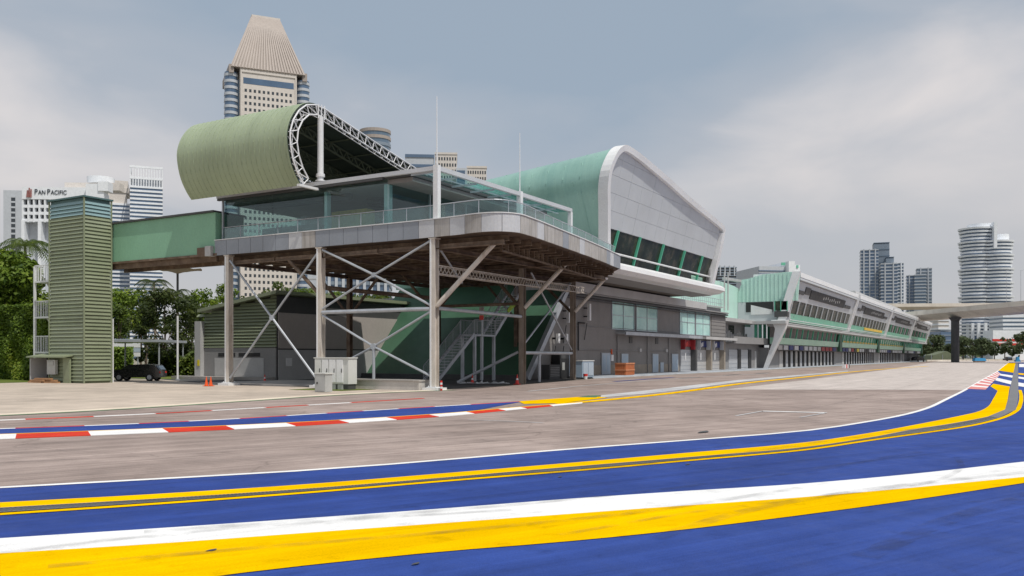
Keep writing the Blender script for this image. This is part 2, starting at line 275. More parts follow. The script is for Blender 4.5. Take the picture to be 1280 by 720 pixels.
    M['plastic_sheet'] = mat('crumpled_plastic_sheet', (0.62, 0.64, 0.66), 0.4)
setup_mats()

# ---------------------------------------------------------------- geometry helpers
WL = {}
def tag(o, label=None, cat=None, group=None, kind=None):
    if label: o['label'] = label
    if cat: o['category'] = cat
    if group: o['group'] = group
    if kind: o['kind'] = kind
    return o
def thing(name, label, cat, loc=(0, 0, 0), group=None, kind=None):
    o = bpy.data.objects.new(name, None); COL.objects.link(o); o.location = loc; o.empty_display_size = 0.3
    WL[o] = Vector(loc); return tag(o, label, cat, group, kind)
class MB:
    def __init__(s): s.v = []; s.f = []; s.m = []; s.k = 0
    def add(s, vs, fs):
        b = len(s.v); s.v += [tuple(p) for p in vs]
        for f in fs: s.f.append(tuple(b+i for i in f)); s.m.append(s.k)
        return s
    def box(s, a, b):
        x0, y0, z0 = (min(a[i], b[i]) for i in range(3)); x1, y1, z1 = (max(a[i], b[i]) for i in range(3))
        return s.add([(x0, y0, z0), (x1, y0, z0), (x1, y1, z0), (x0, y1, z0), (x0, y0, z1), (x1, y0, z1), (x1, y1, z1), (x0, y1, z1)],
                     [(3, 2, 1, 0), (4, 5, 6, 7), (0, 1, 5, 4), (1, 2, 6, 5), (2, 3, 7, 6), (3, 0, 4, 7)])
    def hexa(s, p):          # 8 points: lower ring then upper ring
        return s.add(p, [(3, 2, 1, 0), (4, 5, 6, 7), (0, 1, 5, 4), (1, 2, 6, 5), (2, 3, 7, 6), (3, 0, 4, 7)])
    def beam(s, p, q, w, h=None, up=(0, 0, 1)):
        p = Vector(p); q = Vector(q); h = h or w; d = (q-p).normalized(); up = Vector(up)
        if abs(d.dot(up)) > 0.99: up = Vector((1, 0, 0))
        a = d.cross(up).normalized()*(w/2); b = a.cross(d).normalized()*(h/2)
        return s.hexa([p-a-b, p+a-b, p+a+b, p-a+b, q-a-b, q+a-b, q+a+b, q-a+b])
    def tube(s, p, q, r, n=8, r2=None, cap=True):
        p = Vector(p); q = Vector(q); d = (q-p).normalized(); up = Vector((0, 0, 1)) if abs(d.z) < 0.95 else Vector((1, 0, 0))
        a = d.cross(up).normalized(); b = a.cross(d); r2 = r if r2 is None else r2
        vs = [p+(a*math.cos(t)+b*math.sin(t))*r for t in [2*math.pi*i/n for i in range(n)]]+[q+(a*math.cos(t)+b*math.sin(t))*r2 for t in [2*math.pi*i/n for i in range(n)]]
        fs = [(i, (i+1) % n, n+(i+1) % n, n+i) for i in range(n)]
        if cap: fs += [tuple(range(n))[::-1], tuple(range(n, 2*n))]
        return s.add(vs, fs)
    def prism(s, poly, off):   # planar polygon (3D points) swept by off
        n = len(poly); off = Vector(off); P = [Vector(p) for p in poly]
        return s.add(P+[p+off for p in P], [tuple(range(n))[::-1], tuple(range(n, 2*n))]+[(i, (i+1) % n, n+(i+1) % n, n+i) for i in range(n)])
    def strip(s, A, B):
        n = len(A); return s.add(list(A)+list(B), [(i, i+1, n+i+1, n+i) for i in range(n-1)])
    def poly(s, pts): return s.add(pts, [tuple(range(len(pts)))])
    def disc(s, c, r, n=16):
        c = Vector(c); return s.add([c+Vector((r*math.cos(2*math.pi*i/n), r*math.sin(2*math.pi*i/n), 0)) for i in range(n)], [tuple(range(n))])
    def build(s, name, mats, parent=None, kind=None, smooth=False, origin=None, label=None, fix=True):
        me = bpy.data.meshes.new(name); o_ = WL.get(parent, Vector((0, 0, 0))) if parent else Vector(origin or (0, 0, 0))
        me.from_pydata([(p[0]-o_.x, p[1]-o_.y, p[2]-o_.z) for p in s.v], [], s.f)
        for m in (mats if isinstance(mats, (list, tuple)) else [mats]): me.materials.append(M[m] if isinstance(m, str) else m)
        me.polygons.foreach_set('material_index', s.m)
        if smooth: me.polygons.foreach_set('use_smooth', [True]*len(me.polygons))
        if fix:
            bm = bmesh.new(); bm.from_mesh(me); bmesh.ops.recalc_face_normals(bm, faces=bm.faces); bm.to_mesh(me); bm.free()
        me.update()
        if smooth:
            try: me.set_sharp_from_angle(angle=R(40))
            except Exception: pass
        o = bpy.data.objects.new(name, me); COL.objects.link(o)
        if parent: o.parent = parent; WL[o] = Vector(o_)
        else: o.location = o_; WL[o] = Vector(o_)
        return tag(o, label, kind=kind)
def copy_tree(o, parent=None, delta=None):
    c = o.copy(); COL.objects.link(c)
    if parent: c.parent = parent
    for ch in o.children: copy_tree(ch, c)
    return c
def copy_part(o, parent, delta):
    c = o.copy(); COL.objects.link(c); c.parent = parent; c.location = o.location+Vector(delta); WL[c] = WL[o]+Vector(delta)
    for ch in o.children: copy_part(ch, c, (0, 0, 0))
    return c
def text_mesh(txt, size, depth, name):
    cu = bpy.data.curves.new(name, 'FONT'); cu.body = txt; cu.size = size; cu.extrude = depth; cu.align_x = 'LEFT'
    ob = bpy.data.objects.new(name, cu); COL.objects.link(ob); dg = bpy.context.evaluated_depsgraph_get(); me = bpy.data.meshes.new_from_object(ob.evaluated_get(dg))
    bpy.data.objects.remove(ob); return me
def catmull(P, n):
    P = [Vector(p) for p in P]; P = [P[0]*2-P[1]]+P+[P[-1]*2-P[-2]]; out = []
    for i in range(1, len(P)-2):
        p0, p1, p2, p3 = P[i-1], P[i], P[i+1], P[i+2]
        t01 = max(1e-3, (p1-p0).length**0.5); t12 = max(1e-3, (p2-p1).length**0.5); t23 = max(1e-3, (p3-p2).length**0.5)
        m1 = (p2-p1)+t12*((p1-p0)/t01-(p2-p0)/(t01+t12)); m2 = (p2-p1)+t12*((p3-p2)/t23-(p3-p1)/(t12+t23))
        for k in range(n):
            t = k/n; out.append((2*t**3-3*t*t+1)*p1+(t**3-2*t*t+t)*m1+(-2*t**3+3*t*t)*p2+(t**3-t*t)*m2)
    out.append(P[-2]); return out
def curve_g(px, n=6, ext0=0, ext1=0):
    P = [G(*p) for p in px]
    if ext0: d = (P[0]-P[1]).normalized(); P = [P[0]+d*ext0]+P
    if ext1: d = (P[-1]-P[-2]).normalized(); P = P+[P[-1]+d*ext1]
    return catmull(P, n)
def resample(P, n):
    L = [0]
    for a, b in zip(P, P[1:]): L.append(L[-1]+(b-a).length)
    out = []; j = 0
    for i in range(n):
        t = L[-1]*i/(n-1)
        while j < len(L)-2 and L[j+1] < t: j += 1
        k = (t-L[j])/max(1e-9, L[j+1]-L[j]); out.append(P[j].lerp(P[j+1], min(1, k)))
    return out
def lift(P, z): return [Vector((p.x, p.y, z)) for p in P]
def ribbon(mb, A, B, z, n=80): mb.strip(lift(resample(A, n), z), lift(resample(B, n), z)); return mb
def offset(P, d):        # plan offset of a polyline to its left
    out = []
    for i, p in enumerate(P):
        a = P[max(0, i-1)]; b = P[min(len(P)-1, i+1)]; t = (b-a); t.z = 0; t.normalize(); out.append(p+Vector((-t.y, t.x, 0))*d)
    return out

# ================================================================ GROUND, TRACK, PAINT
def ground():
    m = MB(); m.add([(-3500, -3500, 0), (4500, -3500, 0), (4500, 4500, 0), (-3500, 4500, 0)], [(0, 1, 2, 3)]); m.build('ground', 'ground', kind='structure', fix=False)
    # apron of old concrete in front of the pavilion and the tower
    m = MB(); cream = curve_g([(0, 518.5), (100, 513.5), (200, 507.5), (300, 501), (400, 494.5), (480, 490.5), (560, 487.5)], 6, 45)
    far = [Vector((p.x+14, p.y+60, 0)) for p in cream]
    far = [Vector((-40, 62, 0)), Vector((34, 62, 0)), Vector((43, 56, 0)), Vector((43, 24, 0))]
    ribbon(m, cream, far, 0.004, 60); m.build('apron', 'apron', kind='structure', fix=False)
    # circuit asphalt: everything between the apron and the painted run-off, and on along the pit straight
    m = MB(); edge = [Vector((p.x, p.y, 0)) for p in cream]+[Vector((50, 27.2, 0)), Vector((62, 29.0, 0)), Vector((120, 28.6, 0)), Vector((345, 28.5, 0)), Vector((420, 28, 0))]
    low = [Vector((-60, -70, 0)), Vector((0, -70, 0)), Vector((60, -65, 0)), Vector((150, -60, 0)), Vector((420, -60, 0))]
    ribbon(m, edge, low, 0.008, 120); m.build('track_asphalt', 'asphalt', kind='structure', fix=False)
    A = [G(905, 487.2), G(1000, 476), G(1100, 463.5), Vector((330, 27, 0))]; B = [G(1215, 487.6), G(1262, 462), Vector((300, -8, 0)), Vector((330, -10, 0))]
    m = MB(); m.strip(lift(resample(A, 30), 0.012), lift(resample(B, 30), 0.012)); m.build('pit_straight_asphalt', 'asphalt_far', kind='structure', fix=False)
    # painted strip of cream along the apron edge with a green line under it
    m = MB(); ribbon(m, offset(cream, 0.35), offset(cream, -0.42), 0.016); m.build('cream_line', 'cream_p', kind='structure', fix=False)
    m = MB(); ribbon(m, offset(cream, -0.42), offset(cream, -0.75), 0.016); m.build('green_line', 'green_p', kind='structure', fix=False)
    # paving along the foot of the pit buildings
    m = MB()
    m.hexa([(62, 29.3, 0), (330, 30.4, 0), (330, 40, 0), (62, 40, 0), (62, 29.45, .12), (330, 30.55, .12), (330, 40, .12), (62, 40, .12)]); m.build('pit_pavement', 'pave', kind='structure')
    m = MB(); m.poly(lift([Vector((36.9, 26.4, 0)), Vector((48, 27.4, 0)), Vector((62, 29.2, 0)), Vector((62, 58, 0)), Vector((44, 58, 0)), Vector((36.9, 42, 0))], 0.012)); m.build('yard_tarmac', 'dark_tar', kind='structure', fix=False)
    m = MB(); m.box((37.2, 33.5, 0), (44.5, 44.5, 0.10)); m.build('yard_slab', 'slab', kind='structure')
    m = MB(); m.poly([(20, 57.2, .010), (36, 57.2, .010), (37, 60, .010), (41, 90, .010), (20, 90, .010)]); m.poly([(43.6, 55.5, .016), (46.5, 55.5, .016), (60, 80, .016), (46, 74, .016)]); m.build('grass', 'grass', kind='stuff', fix=False)
    # --- blue run-off and its bands
    white = curve_g([(0, 611), (200, 600), (400, 588.2), (550, 576.5), (700, 563.5), (850, 552), (1000, 540), (1080, 528.6), (1127, 519.8), (1158, 511.2), (1182, 500), (1206, 488), (1223, 478), (1238, 469.4), (1247, 464.2), (1255, 457.5), (1261, 453)], 8, 40)
    base = [Vector((-60, -75, 0)), Vector((-20, -75, 0)), Vector((60, -70, 0)), Vector((140, -60, 0)), Vector((260, -40, 0))]
    m = MB(); ribbon(m, white, base, 0.014, 160); m.build('blue_runoff', 'blue', kind='structure', fix=False)
    m = MB(); n = 200; Wc = resample(white, n)
    ribbon(m, offset(Wc, 0.075), offset(Wc, -0.075), 0.020, n); m.build('white_edge_line', 'white_p', kind='structure', fix=False)
    y1t = curve_g([(0, 630), (200, 619), (400, 605.7), (550, 593.5), (700, 581), (850, 568), (1000, 554.8), (1088, 542), (1143, 532), (1190, 522.6), (1221, 515.6), (1234, 509.5), (1241.5, 499), (1247, 489)], 8, 40)
    y1b = curve_g([(0, 637.2), (200, 625.5), (400, 611.8), (550, 599.4), (700, 586.5), (850, 574), (1000, 561), (1088, 548), (1135, 539), (1190, 530.3), (1237, 521), (1256, 513), (1259.5, 500.5), (1261.5, 488)], 8, 40)
    m = MB(); ribbon(m, y1t, y1b, 0.020, 160)
    m.poly(lift([G(1247, 489), G(1261.5, 488), G(1262.5, 483.6), G(1241.6, 480), G(1238, 483.2)], 0.020)); m.build('yellow_band', 'yellow', kind='structure', fix=False)
    y2 = curve_g([(0, 645), (200, 631.5), (400, 616.4), (550, 603.5), (747, 587.5), (850, 578), (1000, 564.3), (1088, 551.5), (1163, 541), (1213, 533.2), (1252, 523.5), (1270, 514.5), (1275.5, 505), (1276.5, 495), (1275, 488)], 8, 40)
    m = MB(); ribbon(m, offset(y2, 0.07), offset(y2, -0.07), 0.022, 200); m.build('thin_yellow_line', 'yellow', kind='structure', fix=False)
    # slotted steel drain running between the two yellow lines
    d1 = resample(offset(y1b, -0.02), 420)[:338]; d2 = resample(offset(y2, 0.09), 420)[:338]
    root = thing('drain', None, None, tuple(d1[0]), kind='structure'); m = MB(); m.strip(lift(d1, 0.018), lift(d2, 0.018)); m.build('drain_channel', 'drain_dark', root, fix=False)
    m = MB(); L1 = resample(d1, 1500); L2 = resample(d2, 1500)
    for i in range(0, 1499, 1):
        a, b, c, d = L1[i], L1[i].lerp(L1[i+1], 0.55), L2[i].lerp(L2[i+1], 0.55), L2[i]; m.add(lift([a, b, c, d], 0.028), [(0, 1, 2, 3)])
    m.strip(lift(L1[::4], 0.029), lift(resample([p.lerp(q, 0.14) for p, q in zip(L1, L2)], 1500)[::4], 0.029)); m.strip(lift(resample([p.lerp(q, 0.86) for p, q in zip(L1, L2)], 1500)[::4], 0.029), lift(L2[::4], 0.029))
    m.build('drain_grating', 'drain', root, kind='stuff', fix=False)
    m = MB(); m.strip(lift([G(1236, 521.5), G(1256.5, 513), G(1260, 500), G(1263, 484), G(1266, 470), G(1269.5, 454)], 0.032), lift([G(1248, 524), G(1270, 513), G(1273, 498), G(1273, 484), G(1272.5, 470), G(1273, 454)], 0.032)); m.build('drain_cover_strip', 'drain', kind='structure', fix=False)
    # big white and yellow bands in front
    wt = curve_g([(0, 675.3), (200, 662.5), (400, 648.8), (550, 638), (700, 626.3), (850, 616), (1000, 606.5), (1140, 594), (1280, 578.5)], 8, 40, 25)
    wb = curve_g([(0, 694.5), (200, 682), (400, 667.3), (550, 656.5), (700, 645.5), (850, 634.5), (1000, 623.8), (1140, 611.5), (1280, 597.8)], 8, 40, 25)
    yb = curve_g([(0, 763), (150, 740), (280, 722), (400, 707.8), (550, 692.5), (700, 680.2), (850, 665), (1000, 646.3), (1140, 627), (1280, 605.5)], 8, 40, 25)
    m = MB(); ribbon(m, wt, wb, 0.020, 160); m.build('white_band', 'white_p', kind='structure', fix=False)
    m = MB(); ribbon(m, wb, yb, 0.021, 160); m.build('wide_yellow_band', 'yellow', kind='structure', fix=False)
    # tyre rubber laid across the paint, and seams between the asphalt lanes
    for nm, P, w in (('tyre_mark', [(820, 676), (930, 642), (1060, 618), (1190, 602), (1290, 592)], .09), ('tyre_mark', [(700, 672), (860, 644), (1020, 624), (1150, 608), (1200, 588), (1195, 572)], .05), ('tyre_mark', [(60, 712), (300, 690), (560, 668), (820, 640), (1000, 612)], .07), ('tyre_mark', [(180, 668), (420, 651), (700, 628), (1000, 592), (1150, 566)], .08), ('tyre_mark', [(-40, 700), (160, 676), (400, 655), (640, 640)], .06), ('tyre_mark', [(640, 598), (860, 576), (1060, 549), (1170, 534)], .10), ('tyre_mark', [(300, 614), (560, 590), (800, 570), (1030, 545)], .07), ('tyre_mark', [(1080, 700), (1180, 655), (1300, 618)], .12)):
        c = curve_g(P, 8); m = MB(); m.strip(lift(offset(c, w), 0.0285), lift(offset(c, -w), 0.0285)); m.build(nm, 'rubber', kind='structure', fix=False)
    for d_, w in ((3.2, .018), (6.9, .022), (10.8, .02)):
        c = offset(resample(white, 120), d_)[:int(120*.62)]; m = MB(); m.strip(lift(offset(c, w), 0.013), lift(offset(c, -w), 0.013)); m.build('asphalt_seam', 'seam', kind='structure', fix=False)
    # oil spots and scrapes on the yellow
    m = MB()
    for px, py, a, b in ((265, 691, .055, .03), (520, 708, .05, .02), (700, 598, .06, .02), (860, 582, .08, .03), (880, 541, .28, .09)):
        c = G(px, py); m.add([c+Vector((a*math.cos(t)*(1+.3*math.sin(3*t)), b*math.sin(t), 0.026)) for t in [i*math.pi/6 for i in range(12)]], [tuple(range(12))])
    m.build('oil_stains', 'dark_grey', kind='structure', fix=False)
    # right end: faded red teeth, yellow wedge, white stripes
    m = MB(); a0, a1, b0, b1 = G(1208.7, 486.5), G(1247, 464.8), G(1232, 487.6), G(1251, 467.6)
    for i in range(9):
        t0, t1 = i/9, (i+.62)/9; m.poly(lift([a0.lerp(a1, t0), a0.lerp(a1, t1), b0.lerp(b1, t1), b0.lerp(b1, t0)], 0.026))
    m.build('faded_red_teeth', 'pink_p', kind='structure', fix=False)
    m = MB()
    for i in range(9):
        t0, t1 = (i+.62)/9, (i+1)/9; m.poly(lift([a0.lerp(a1, t0), a0.lerp(a1, t1), b0.lerp(b1, t1), b0.lerp(b1, t0)], 0.026))
    for q in ([(1246.5, 467), (1268, 470), (1268, 473), (1250, 469.5)], [(1246, 472.5), (1266, 477), (1265.5, 481.5), (1244, 475.8)], [(1273, 471), (1300, 475), (1300, 478), (1273, 473.4)], [(1273, 478.5), (1310, 484), (1310, 489), (1273, 483)], [(1274, 455), (1300, 455), (1300, 459), (1274, 459)]):
        m.poly(lift([G(*p) for p in q], 0.024))
    m.build('white_stripes', 'white_p', kind='structure', fix=False)
    m = MB(); m.poly(lift([G(1248, 463.4), G(1260.5, 453.5), G(1269.5, 453.5), G(1267.5, 466.4)], 0.028)); m.poly(lift([G(1273, 466.5), G(1300, 469), G(1300, 471), G(1273, 468.5)], 0.026)); m.build('yellow_wedge', 'yellow', kind='structure', fix=False)
    # --- kerbs on the far side of the asphalt
    kb = curve_g([(0, 549.7), (150, 543.8), (300, 537), (400, 531.5), (550, 521.5), (640, 513), (728, 504.6)], 8, 30)
    kt = curve_g([(0, 544.2), (150, 538.6), (300, 532.4), (400, 527.4), (550, 518.2), (640, 510.5), (728, 503.6)], 8, 30)
    n = 900; KB = resample(kb, n); KT = resample(kt, n)
    def idx_at(P, px):
        best = min(range(len(P)), key=lambda i: abs(640+FPX*(P[i].x*RT[0]+P[i].y*RT[1])/(P[i].x*FW[0]+P[i].y*FW[1])-px) if P[i].x*FW[0]+P[i].y*FW[1] > 2 else 1e9); return best
    def blocks(A, B, cuts, z, first_red, name, label):
        root = thing(name, label, None, tuple(A[0]), kind='structure')
        for i, (c0, c1) in enumerate(zip(cuts, cuts[1:])):
            i0 = idx_at(A, c0); i1 = max(i0+1, idx_at(A, c1)); 
            if c0 < -100: i0 = 0
            j = list(range(i0, i1, max(1, (i1-i0)//6)))+[i1]; a = [A[k] for k in j]; b = [B[k] for k in j]; nn = len(a)
            mb = MB(); lo, hi = lift(a, 0.010)+lift(b, 0.010), lift(a, z)+lift(b, z+0.003)
            mb.add(hi, [(q, q+1, nn+q+1, nn+q) for q in range(nn-1)]); mb.strip(lo[:nn], hi[:nn]); mb.strip(hi[nn:], lo[nn:])
            red = (i % 2 == 0) == first_red; mb.build('kerb_block', 'red_p' if red else 'white_p', root, fix=False)
    blocks(KB, KT, [-400, -230, -75, 18, 115, 212, 292, 369, 437, 496, 549, 593, 632, 658, 691, 728], 0.021, False, 'kerb', None)
    m = MB(); ribbon(m, offset(kt, 0.02), offset(kt, 0.16), 0.020, 120); m.build('kerb_yellow_line', 'yellow', kind='structure', fix=False)
    bt = curve_g([(0, 537.2), (150, 531.6), (300, 524.2), (400, 518), (520, 510.5), (653, 502.5)], 8, 30)
    m = MB(); ribbon(m, offset(resample(kt, 300)[:262], 0.17), resample(bt, 262), 0.018, 140); m.build('kerb_blue_band', 'blue', kind='structure', fix=False)
    KT2 = resample(bt, n); KT3 = offset(KT2, 0.13)
    blocks(KT2, KT3, [-400, -150, -80, 18, 105, 174, 236, 300, 360, 410, 455, 500, 545, 590, 653], 0.021, False, 'thin_kerb', None)
    u1 = curve_g([(0, 526.2), (150, 520), (300, 512), (400, 506.2), (531, 498.4)], 8, 30); U1 = resample(u1, n); U2 = offset(U1, 0.15)
    blocks(U1, U2, [-300, -100, 32, 118, 195, 265, 333, 386, 440, 531], 0.02, True, 'outer_kerb', None)
    m = MB(); m.poly(lift([G(648, 502.3), G(737, 495.6), G(760, 497.5), G(700, 504.6), G(655, 505.5)], 0.022)); m.build('yellow_patch', 'yellow', kind='structure', fix=False)
    m = MB(); m.poly(lift([G(722, 497.3), G(735, 495.2), G(752, 494.8), G(745, 497.5)], 0.026)); m.build('green_patch', 'green_p', kind='structure', fix=False)
    # yellow line along the pit exit, worn white strip beside it
    yl = curve_g([(700, 505.4), (747, 501.5), (830, 493), (930, 479.5), (1000, 472.2), (1060, 465.6), (1110, 461.2), (1160, 457.9)], 8)
    yw = [0.22]*len(yl); m = MB(); m.strip(lift(offset(yl, 0.28), 0.022), lift(offset(yl, -0.28), 0.022)); m.build('pit_exit_yellow_line', 'yellow', kind='structure', fix=False)
    ws0 = curve_g([(751, 497.5), (830, 490.3), (930, 477.2), (1000, 470.4), (1060, 464.5)], 8); ws1 = curve_g([(751, 494.6), (830, 486), (930, 474.6), (1000, 468.8), (1060, 463.6)], 8)
    m = MB(); ribbon(m, ws0, ws1, 0.020, 60); m.build('worn_white_strip', 'white_worn', kind='structure', fix=False)
    for nm, P, w, mt in (('pit_lane_white_line', [(660, 489.5), (730, 482.5), (800, 477), (880, 471.5), (960, 467)], 0.10, 'white_worn'), ('pit_lane_blue_line', [(768, 477.2), (812, 474), (842, 472)], 0.22, 'blue'), ('pit_lane_dark_line', [(850, 472.9), (877, 471.6)], 0.22, 'dark_grey'), ('pit_lane_dark_line', [(905, 469.2), (925, 467.9)], 0.22, 'dark_grey'), ('pit_lane_dark_line', [(945, 467.2), (962, 466)], 0.22, 'dark_grey')):
        c = curve_g(P, 6); m = MB(); m.strip(lift(offset(c, w), 0.020), lift(offset(c, -w), 0.020)); m.build(nm, mt, kind='structure', fix=False)
    for nm, P in (('grid_box_line', [(953, 514.6), (1033, 516.6)]), ('grid_box_line', [(920, 520.4), (953, 514.6)]), ('grid_box_line', [(1000, 522.6), (1033, 516.6)]), ('faint_white_line', [(585, 525.5), (640, 527.5), (679, 529.4)])):
        c = curve_g(P, 4); w = .14 if P[0] == (953, 514.6) else .045; m = MB(); m.strip(lift(offset(c, w), 0.020), lift(offset(c, -w), 0.020)); m.build(nm, 'white_p' if w > .1 else 'white_worn', kind='structure', fix=False)
ground()

# ================================================================ PADDOCK PAVILION (raised glass lounge on steel columns)
def pavilion():
    root = thing('paddock_pavilion', 'raised glass walled lounge on braced steel columns under a rolled green canopy', 'building', (36.5, 26.2, 0))
    ZB, ZT = 7.8, 8.65
    edge = [(36.4, 42.2), (36.4, 34), (36.4, 26.5), (36.25, 24.6), (36.05, 23.2), (36.3, 22.2), (37.1, 21.65), (38.4, 21.7), (43.0, 22.35), (50.4, 23.5), (56.2, 24.6)]
    E3 = [Vector((x, y, 0)) for x, y in edge]; C = catmull(E3, 12)
    back = [Vector((59.4, 26.8, 0)), Vector((59.4, 42.2, 0))]
    outline = C+back
    m = MB(); m.add(lift(outline, ZB-0.02)+lift(outline, ZT-0.12), [tuple(range(len(outline)))[::-1], tuple(range(len(outline), 2*len(outline)))]+[(i, (i+1) % len(outline), len(outline)+(i+1) % len(outline), len(outline)+i) for i in range(len(outline))]); m.build('deck_slab', ['soffit'], root)
    # fascia panels one by one round the rim
    L = sum((b-a).length for a, b in zip(C, C[1:])); n = int(L/1.0); F = resample(C, n*6+1); O = offset(F, -0.07); I = offset(F, 0.01)
    kinds = {6: 'fascia_light', 7: 'fascia_stain', 15: 'fascia_light', 16: 'fascia_stain', 18: 'fascia_stain', 19: 'fascia_light', 20: 'fascia_light', 21: 'fascia_stain'}
    for i in range(n):
        a = [O[i*6+k] for k in range(7)]; b = [I[i*6+k] for k in range(7)]
        a[0] = a[0].lerp(a[1], 0.10); a[6] = a[6].lerp(a[5], 0.05); b[0] = b[0].lerp(b[1], 0.10); b[6] = b[6].lerp(b[5], 0.05)
        z0, z1 = ZB-0.03+random.uniform(-.006, .006), ZT+random.uniform(-.006, .006)
        mb = MB(); q = lift(a, z0)+lift(b, z0)+lift(a, z1)+lift(b, z1); nn = 7
        mb.add(q, [(k, k+1, 14+k+1, 14+k) for k in range(6)]+[(7+k+1, 7+k, 21+k, 21+k+1) for k in range(6)]+[(14+k, 14+k+1, 21+k+1, 21+k) for k in range(6)]+[(k+1, k, 7+k, 7+k+1) for k in range(6)]+[(0, 14, 21, 7), (6, 13, 27, 20)])
        mt = kinds.get(i, 'fascia' if i < 17 else random.choice(['fascia_stain', 'fascia_stain', 'fascia_stain', 'fascia', 'fascia_light']))
        mb.build('fascia_panel', mt, root)
    # capping, ledge grating on the track side
    m = MB(); c0 = offset(F, -0.11); c1 = offset(F, 0.16); nn = len(F)
    for za, zb in ((ZT+0.012, ZT+0.06),):
        m.strip(lift(c0, zb), lift(c1, zb)); m.strip(lift(c0, za), lift(c0, zb)); m.strip(lift(c1, zb), lift(c1, za)); m.strip(lift(c1, za), lift(c0, za))
    m.build('rim_capping', 'white', root)
    # rusty steelwork of the underside
    def top_in(x): # plan v of the rim at u=x on the track side
        best = min((p for p in C if p.y < 25.4 and p.x > 36.6), key=lambda p: abs(p.x-x)); return best.y
    for k in range(19):
        u = 37.4+k*1.15; m = MB(); v0 = max(top_in(u)+0.35, 22.3, 24.9+(u-56.2)*.75)
        m.box((u-.06, v0, ZB-.34), (u+.06, 42, ZB-.30)); m.box((u-.012, v0, ZB-.30), (u+.012, 42, ZB-.035)); m.build('joist', 'rust', root)
    for v in (26.3, 30.0, 33.9, 37.6, 41.4):
        m = MB(); v_ = 57.4 if v < 27 else 59; m.box((36.6, v-.11, ZB-.62), (v_, v+.11, ZB-.57)); m.box((36.6, v-.02, ZB-.57), (v_, v+.02, ZB-.36)); m.build('girder', 'rust', root)
    for u in (36.75, 47.3, 58.0):
        m = MB(); v0 = 26.5 if u > 57 else top_in(max(u, 37))+.5; m.box((u-.10, v0, ZB-.60), (u+.10, 42, ZB-.55)); m.box((u-.02, v0, ZB-.55), (u+.02, 42, ZB-.36)); m.build('girder', 'rust', root)
    # open-web edge girder on the track side
    P = [Vector((38.0, 23.1, 0)), Vector((43.2, 23.9, 0)), Vector((50.4, 25.1, 0)), Vector((55.4, 26.0, 0))]; P = resample(catmull(P, 6), 24)
    m = MB()
    for a, b in zip(P, P[1:]):
        for z in (ZB-.72, ZB-.2): m.beam(a+Vector((0, 0, z)), b+Vector((0, 0, z)), 0.12, 0.08)
        m.beam(a+Vector((0, 0, ZB-.72)), a+Vector((0, 0, ZB-.2)), 0.16, 0.05)
    m.build('edge_girder', 'rust', root)
    # steel columns
    pl = []
    def column(x, y, z1, mt='steel_beige', w=0.33, base=True):
        m = MB(); h = w/2
        for s in (-1, 1): m.box((x+s*h-.02, y-h*.95, 0), (x+s*h+.02, y+h*.95, z1))
        m.box((x-h+.02, y-.015, 0), (x+h-.02, y+.015, z1))
        m.box((x-h-.06, y-h-.06, z1-.06), (x+h+.06, y+h+.06, z1))
        if base: m.k = 1; m.box((x-h-.035, y+h*.35, 0), (x-h-.021, y+h*.95, z1)); m.k = 0  # thin white strip paints the sunlit edge of the flange
        o = m.build('column', [mt, 'white_clean'], root)
        if base:
            m = MB(); m.box((x-.45, y-.45, 0), (x+.45, y+.45, .14)); m.box((x-.3, y-.3, .14), (x+.3, y+.3, .18))
            for sx in (-.22, .22):
                for sy in (-.22, .22): m.tube((x+sx, y+sy, .18), (x+sx, y+sy, .24), .03, 6)
            m.build('base_plate', 'white', root)
    cols = [(36.55, 41.2), (36.55, 33.9), (36.55, 26.2), (47.6, 27.4), (58.2, 29.2)]
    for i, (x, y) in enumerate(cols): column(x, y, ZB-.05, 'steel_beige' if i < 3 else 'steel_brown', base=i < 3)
    for x in (47.3, 58.0):
        for y in (33.9, 41.2): column(x, y, ZB-.6, 'rust', 0.30, False)
    # cross bracing: slim tubes with gusset discs
    def brace(p, q, r=0.065, mt='galv', nm='brace'): m = MB(); m.tube(p, q, r, 8); m.build(nm, mt, root)
    def hub(p, r=0.16, ax=(1, 0, 0)): m = MB(); a = Vector(ax)*.07; m.tube(Vector(p)-a, Vector(p)+a, r, 10); m.build('gusset', 'galv', root)
    u = 36.45; a, b, c = 41.2, 33.9, 26.2
    mid = Vector((u, (a+b)/2, 3.95)); 
    for e in ((u, a-.2, .45), (u, b+.2, .45), (u, a-.2, 7.4), (u, b+.2, 7.4)): brace(mid, e)
    hub(mid)
    brace((u, b-.2, 4.15), (u, c+.2, 4.15), .11, nm='tie_beam')
    mid = Vector((u, (b+c)/2, 6.05))
    for e in ((u, b-.2, 4.35), (u, c+.2, 4.35), (u, b-.2, 7.6), (u, c+.2, 7.6)): brace(mid, e)
    hub(mid, .13)
    mid = Vector((u, (b+c)/2+.03, 2.25))
    for e in ((u, b-.2, 4.0), (u, c+.2, 4.0), (u, b-.2, .75), (u, c+.2, .75)): brace(mid, e)
    brace(mid, (u, (b+c)/2+.03, .5), .08); hub(mid, .18)
    X = [Vector((x, y, 0)) for x, y in cols]
    def on(i, j, t, z): p = X[i].lerp(X[j], t); return Vector((p.x, p.y, z))
    brace(on(2, 3, .03, 4.2), on(2, 3, .98, 4.2), .10, nm='tie_beam')
    brace(on(2, 3, .03, 7.4), on(2, 3, .27, 5.7), .055)
    brace(on(3, 4, .03, 1.95), on(3, 4, .97, 1.95), .11, nm='tie_beam')
    brace(on(3, 4, .03, 2.5), on(3, 4, .95, 7.1), .06); brace(on(3, 4, .15, 7.1), on(3, 4, .97, 2.2), .06); brace(on(3, 4, .30, 1.9), on(3, 4, .30, .05), .10)
